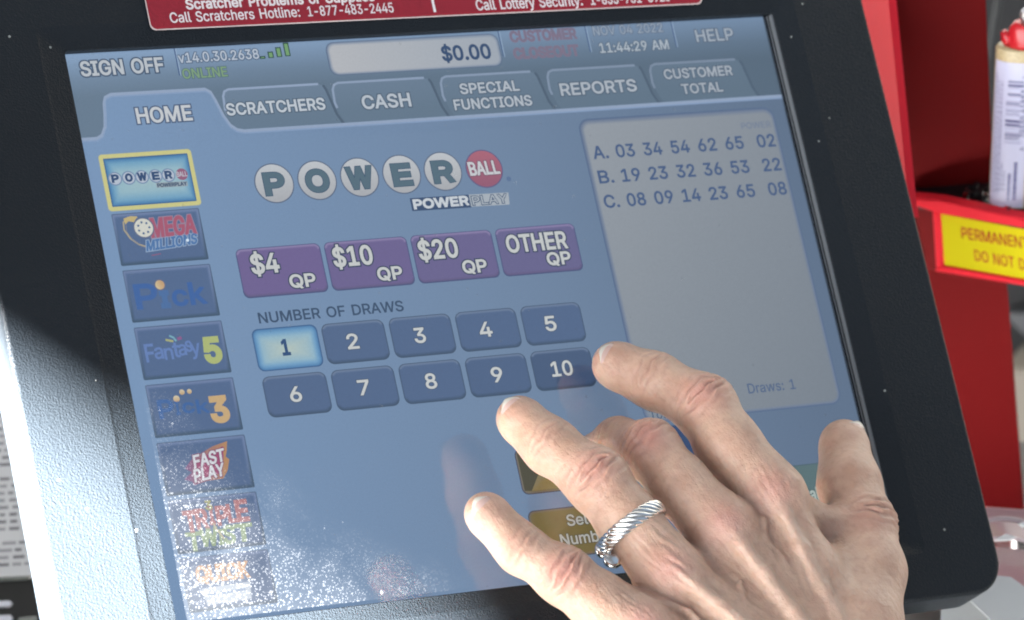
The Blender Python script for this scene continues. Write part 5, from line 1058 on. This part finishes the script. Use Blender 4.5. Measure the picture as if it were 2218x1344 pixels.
# added board out of view, outlined to draw the slanting shadow line over the terminal
def shade(px, py, z=0.): return at(px, py, z) + SUN * (2200 - np.dot(at(px, py, z), SUN))
pts = [shade(-200, 690, 5), shade(330, 1000, 1), shade(640, 1215, 1), shade(900, 1340, 3), shade(1000, 1400, 3), shade(940, 1480, 5), shade(-150, 1600, 5), shade(-150, 2900, 3), shade(2700, 2700, 3), shade(2700, -500, 3), shade(-200, -500, 3)]
c_ = np.cross(pts[1] - pts[0], pts[9] - pts[0]); pts = pts if np.dot(c_, SUN) < 0 else pts[::-1]
mb = MB(); mb.prism(pts, -SUN, 18, 0)
tag(mb.build('added_sun_board', M['blocker']), 'broad board added left of the view to keep the sun off most of the terminal', 'sun blocker')
mb = MB(); mb.box((-430, -520, -330), (90, 0, 0), (0, 800, 0), (0, 0, 345)); tag(mb.build('added_shade_box', simple('grey_shade_box', (.30, .29, .28), .8)), 'grey box added out of view left of the terminal to shade the printed sheet', 'box')  # unseen box added to keep the sun off the printed sheet
w = bpy.data.worlds.new('World'); SC.world = w; w.use_nodes = True; nt = w.node_tree; bg = nt.nodes['Background']
tc = nt.nodes.new('ShaderNodeTexCoord'); dp = nt.nodes.new('ShaderNodeVectorMath'); dp.operation = 'DOT_PRODUCT'; dp.inputs[1].default_value = tuple(nrm([-.87, -.44, .16]))
cr = nt.nodes.new('ShaderNodeValToRGB'); mr = nt.nodes.new('ShaderNodeMapRange'); mr.inputs['From Min'].default_value = -1
nt.links.new(tc.outputs['Generated'], dp.inputs[0]); nt.links.new(dp.outputs['Value'], mr.inputs['Value']); nt.links.new(mr.outputs[0], cr.inputs['Fac'])
el = cr.color_ramp.elements; el[0].position = 0; el[0].color = (.15, .15, .155, 1); el[1].position = 1; el[1].color = (13.2, 13.0, 12.8, 1)
for p_, c_ in ((.50, (.19, .20, .22)), (.72, (.30, .32, .36)), (.84, (.75, .8, .9)), (.93, (3.9, 4.0, 4.2))):
    e = el.new(p_); e.color = (*c_, 1)
d2 = nt.nodes.new('ShaderNodeVectorMath'); d2.operation = 'DOT_PRODUCT'; d2.inputs[1].default_value = tuple(nrm([.46, .24, .855])); m2 = nt.nodes.new('ShaderNodeMapRange'); m2.interpolation_type = 'SMOOTHSTEP'
m2.inputs['From Min'].default_value = .72; m2.inputs['From Max'].default_value = .95
ad = nt.nodes.new('ShaderNodeMix'); ad.data_type = 'RGBA'; ad.blend_type = 'ADD'; ad.inputs[7].default_value = (.19, .29, .43, 1)
nt.links.new(tc.outputs['Generated'], d2.inputs[0]); nt.links.new(d2.outputs['Value'], m2.inputs['Value']); nt.links.new(m2.outputs[0], ad.inputs[0]); nt.links.new(cr.outputs[0], ad.inputs[6])
nt.links.new(ad.outputs[2], bg.inputs['Color']); bg.inputs['Strength'].default_value = 1.0
# ------------------------------------------------------------------ camera
cd = bpy.data.cameras.new('camera'); cam = bpy.data.objects.new('camera', cd); COL.objects.link(cam); SC.camera = cam
cd.sensor_fit = 'HORIZONTAL'; cd.sensor_width = 36; cd.lens = FP / 2218 * 36; cd.clip_end = 50; cd.clip_start = .05
R4 = Matrix([list(RC[0]), list(RC[1]), list(RC[2])]).transposed().to_4x4()
cam.matrix_world = Matrix.Translation(Vector(CAM) * MM) @ R4
cd.dof.use_dof = True; cd.dof.focus_distance = 1.60; cd.dof.aperture_fstop = 13
SC.view_settings.view_transform = 'Standard'; SC.view_settings.look = 'None'; SC.view_settings.gamma = 1; SC.view_settings.exposure = 0; SC.view_settings.use_curve_mapping = False
SC.cycles.use_denoising = True
SC.cycles.filter_width = 1.9
SC.cycles.max_bounces = 8; SC.cycles.transparent_max_bounces = 16
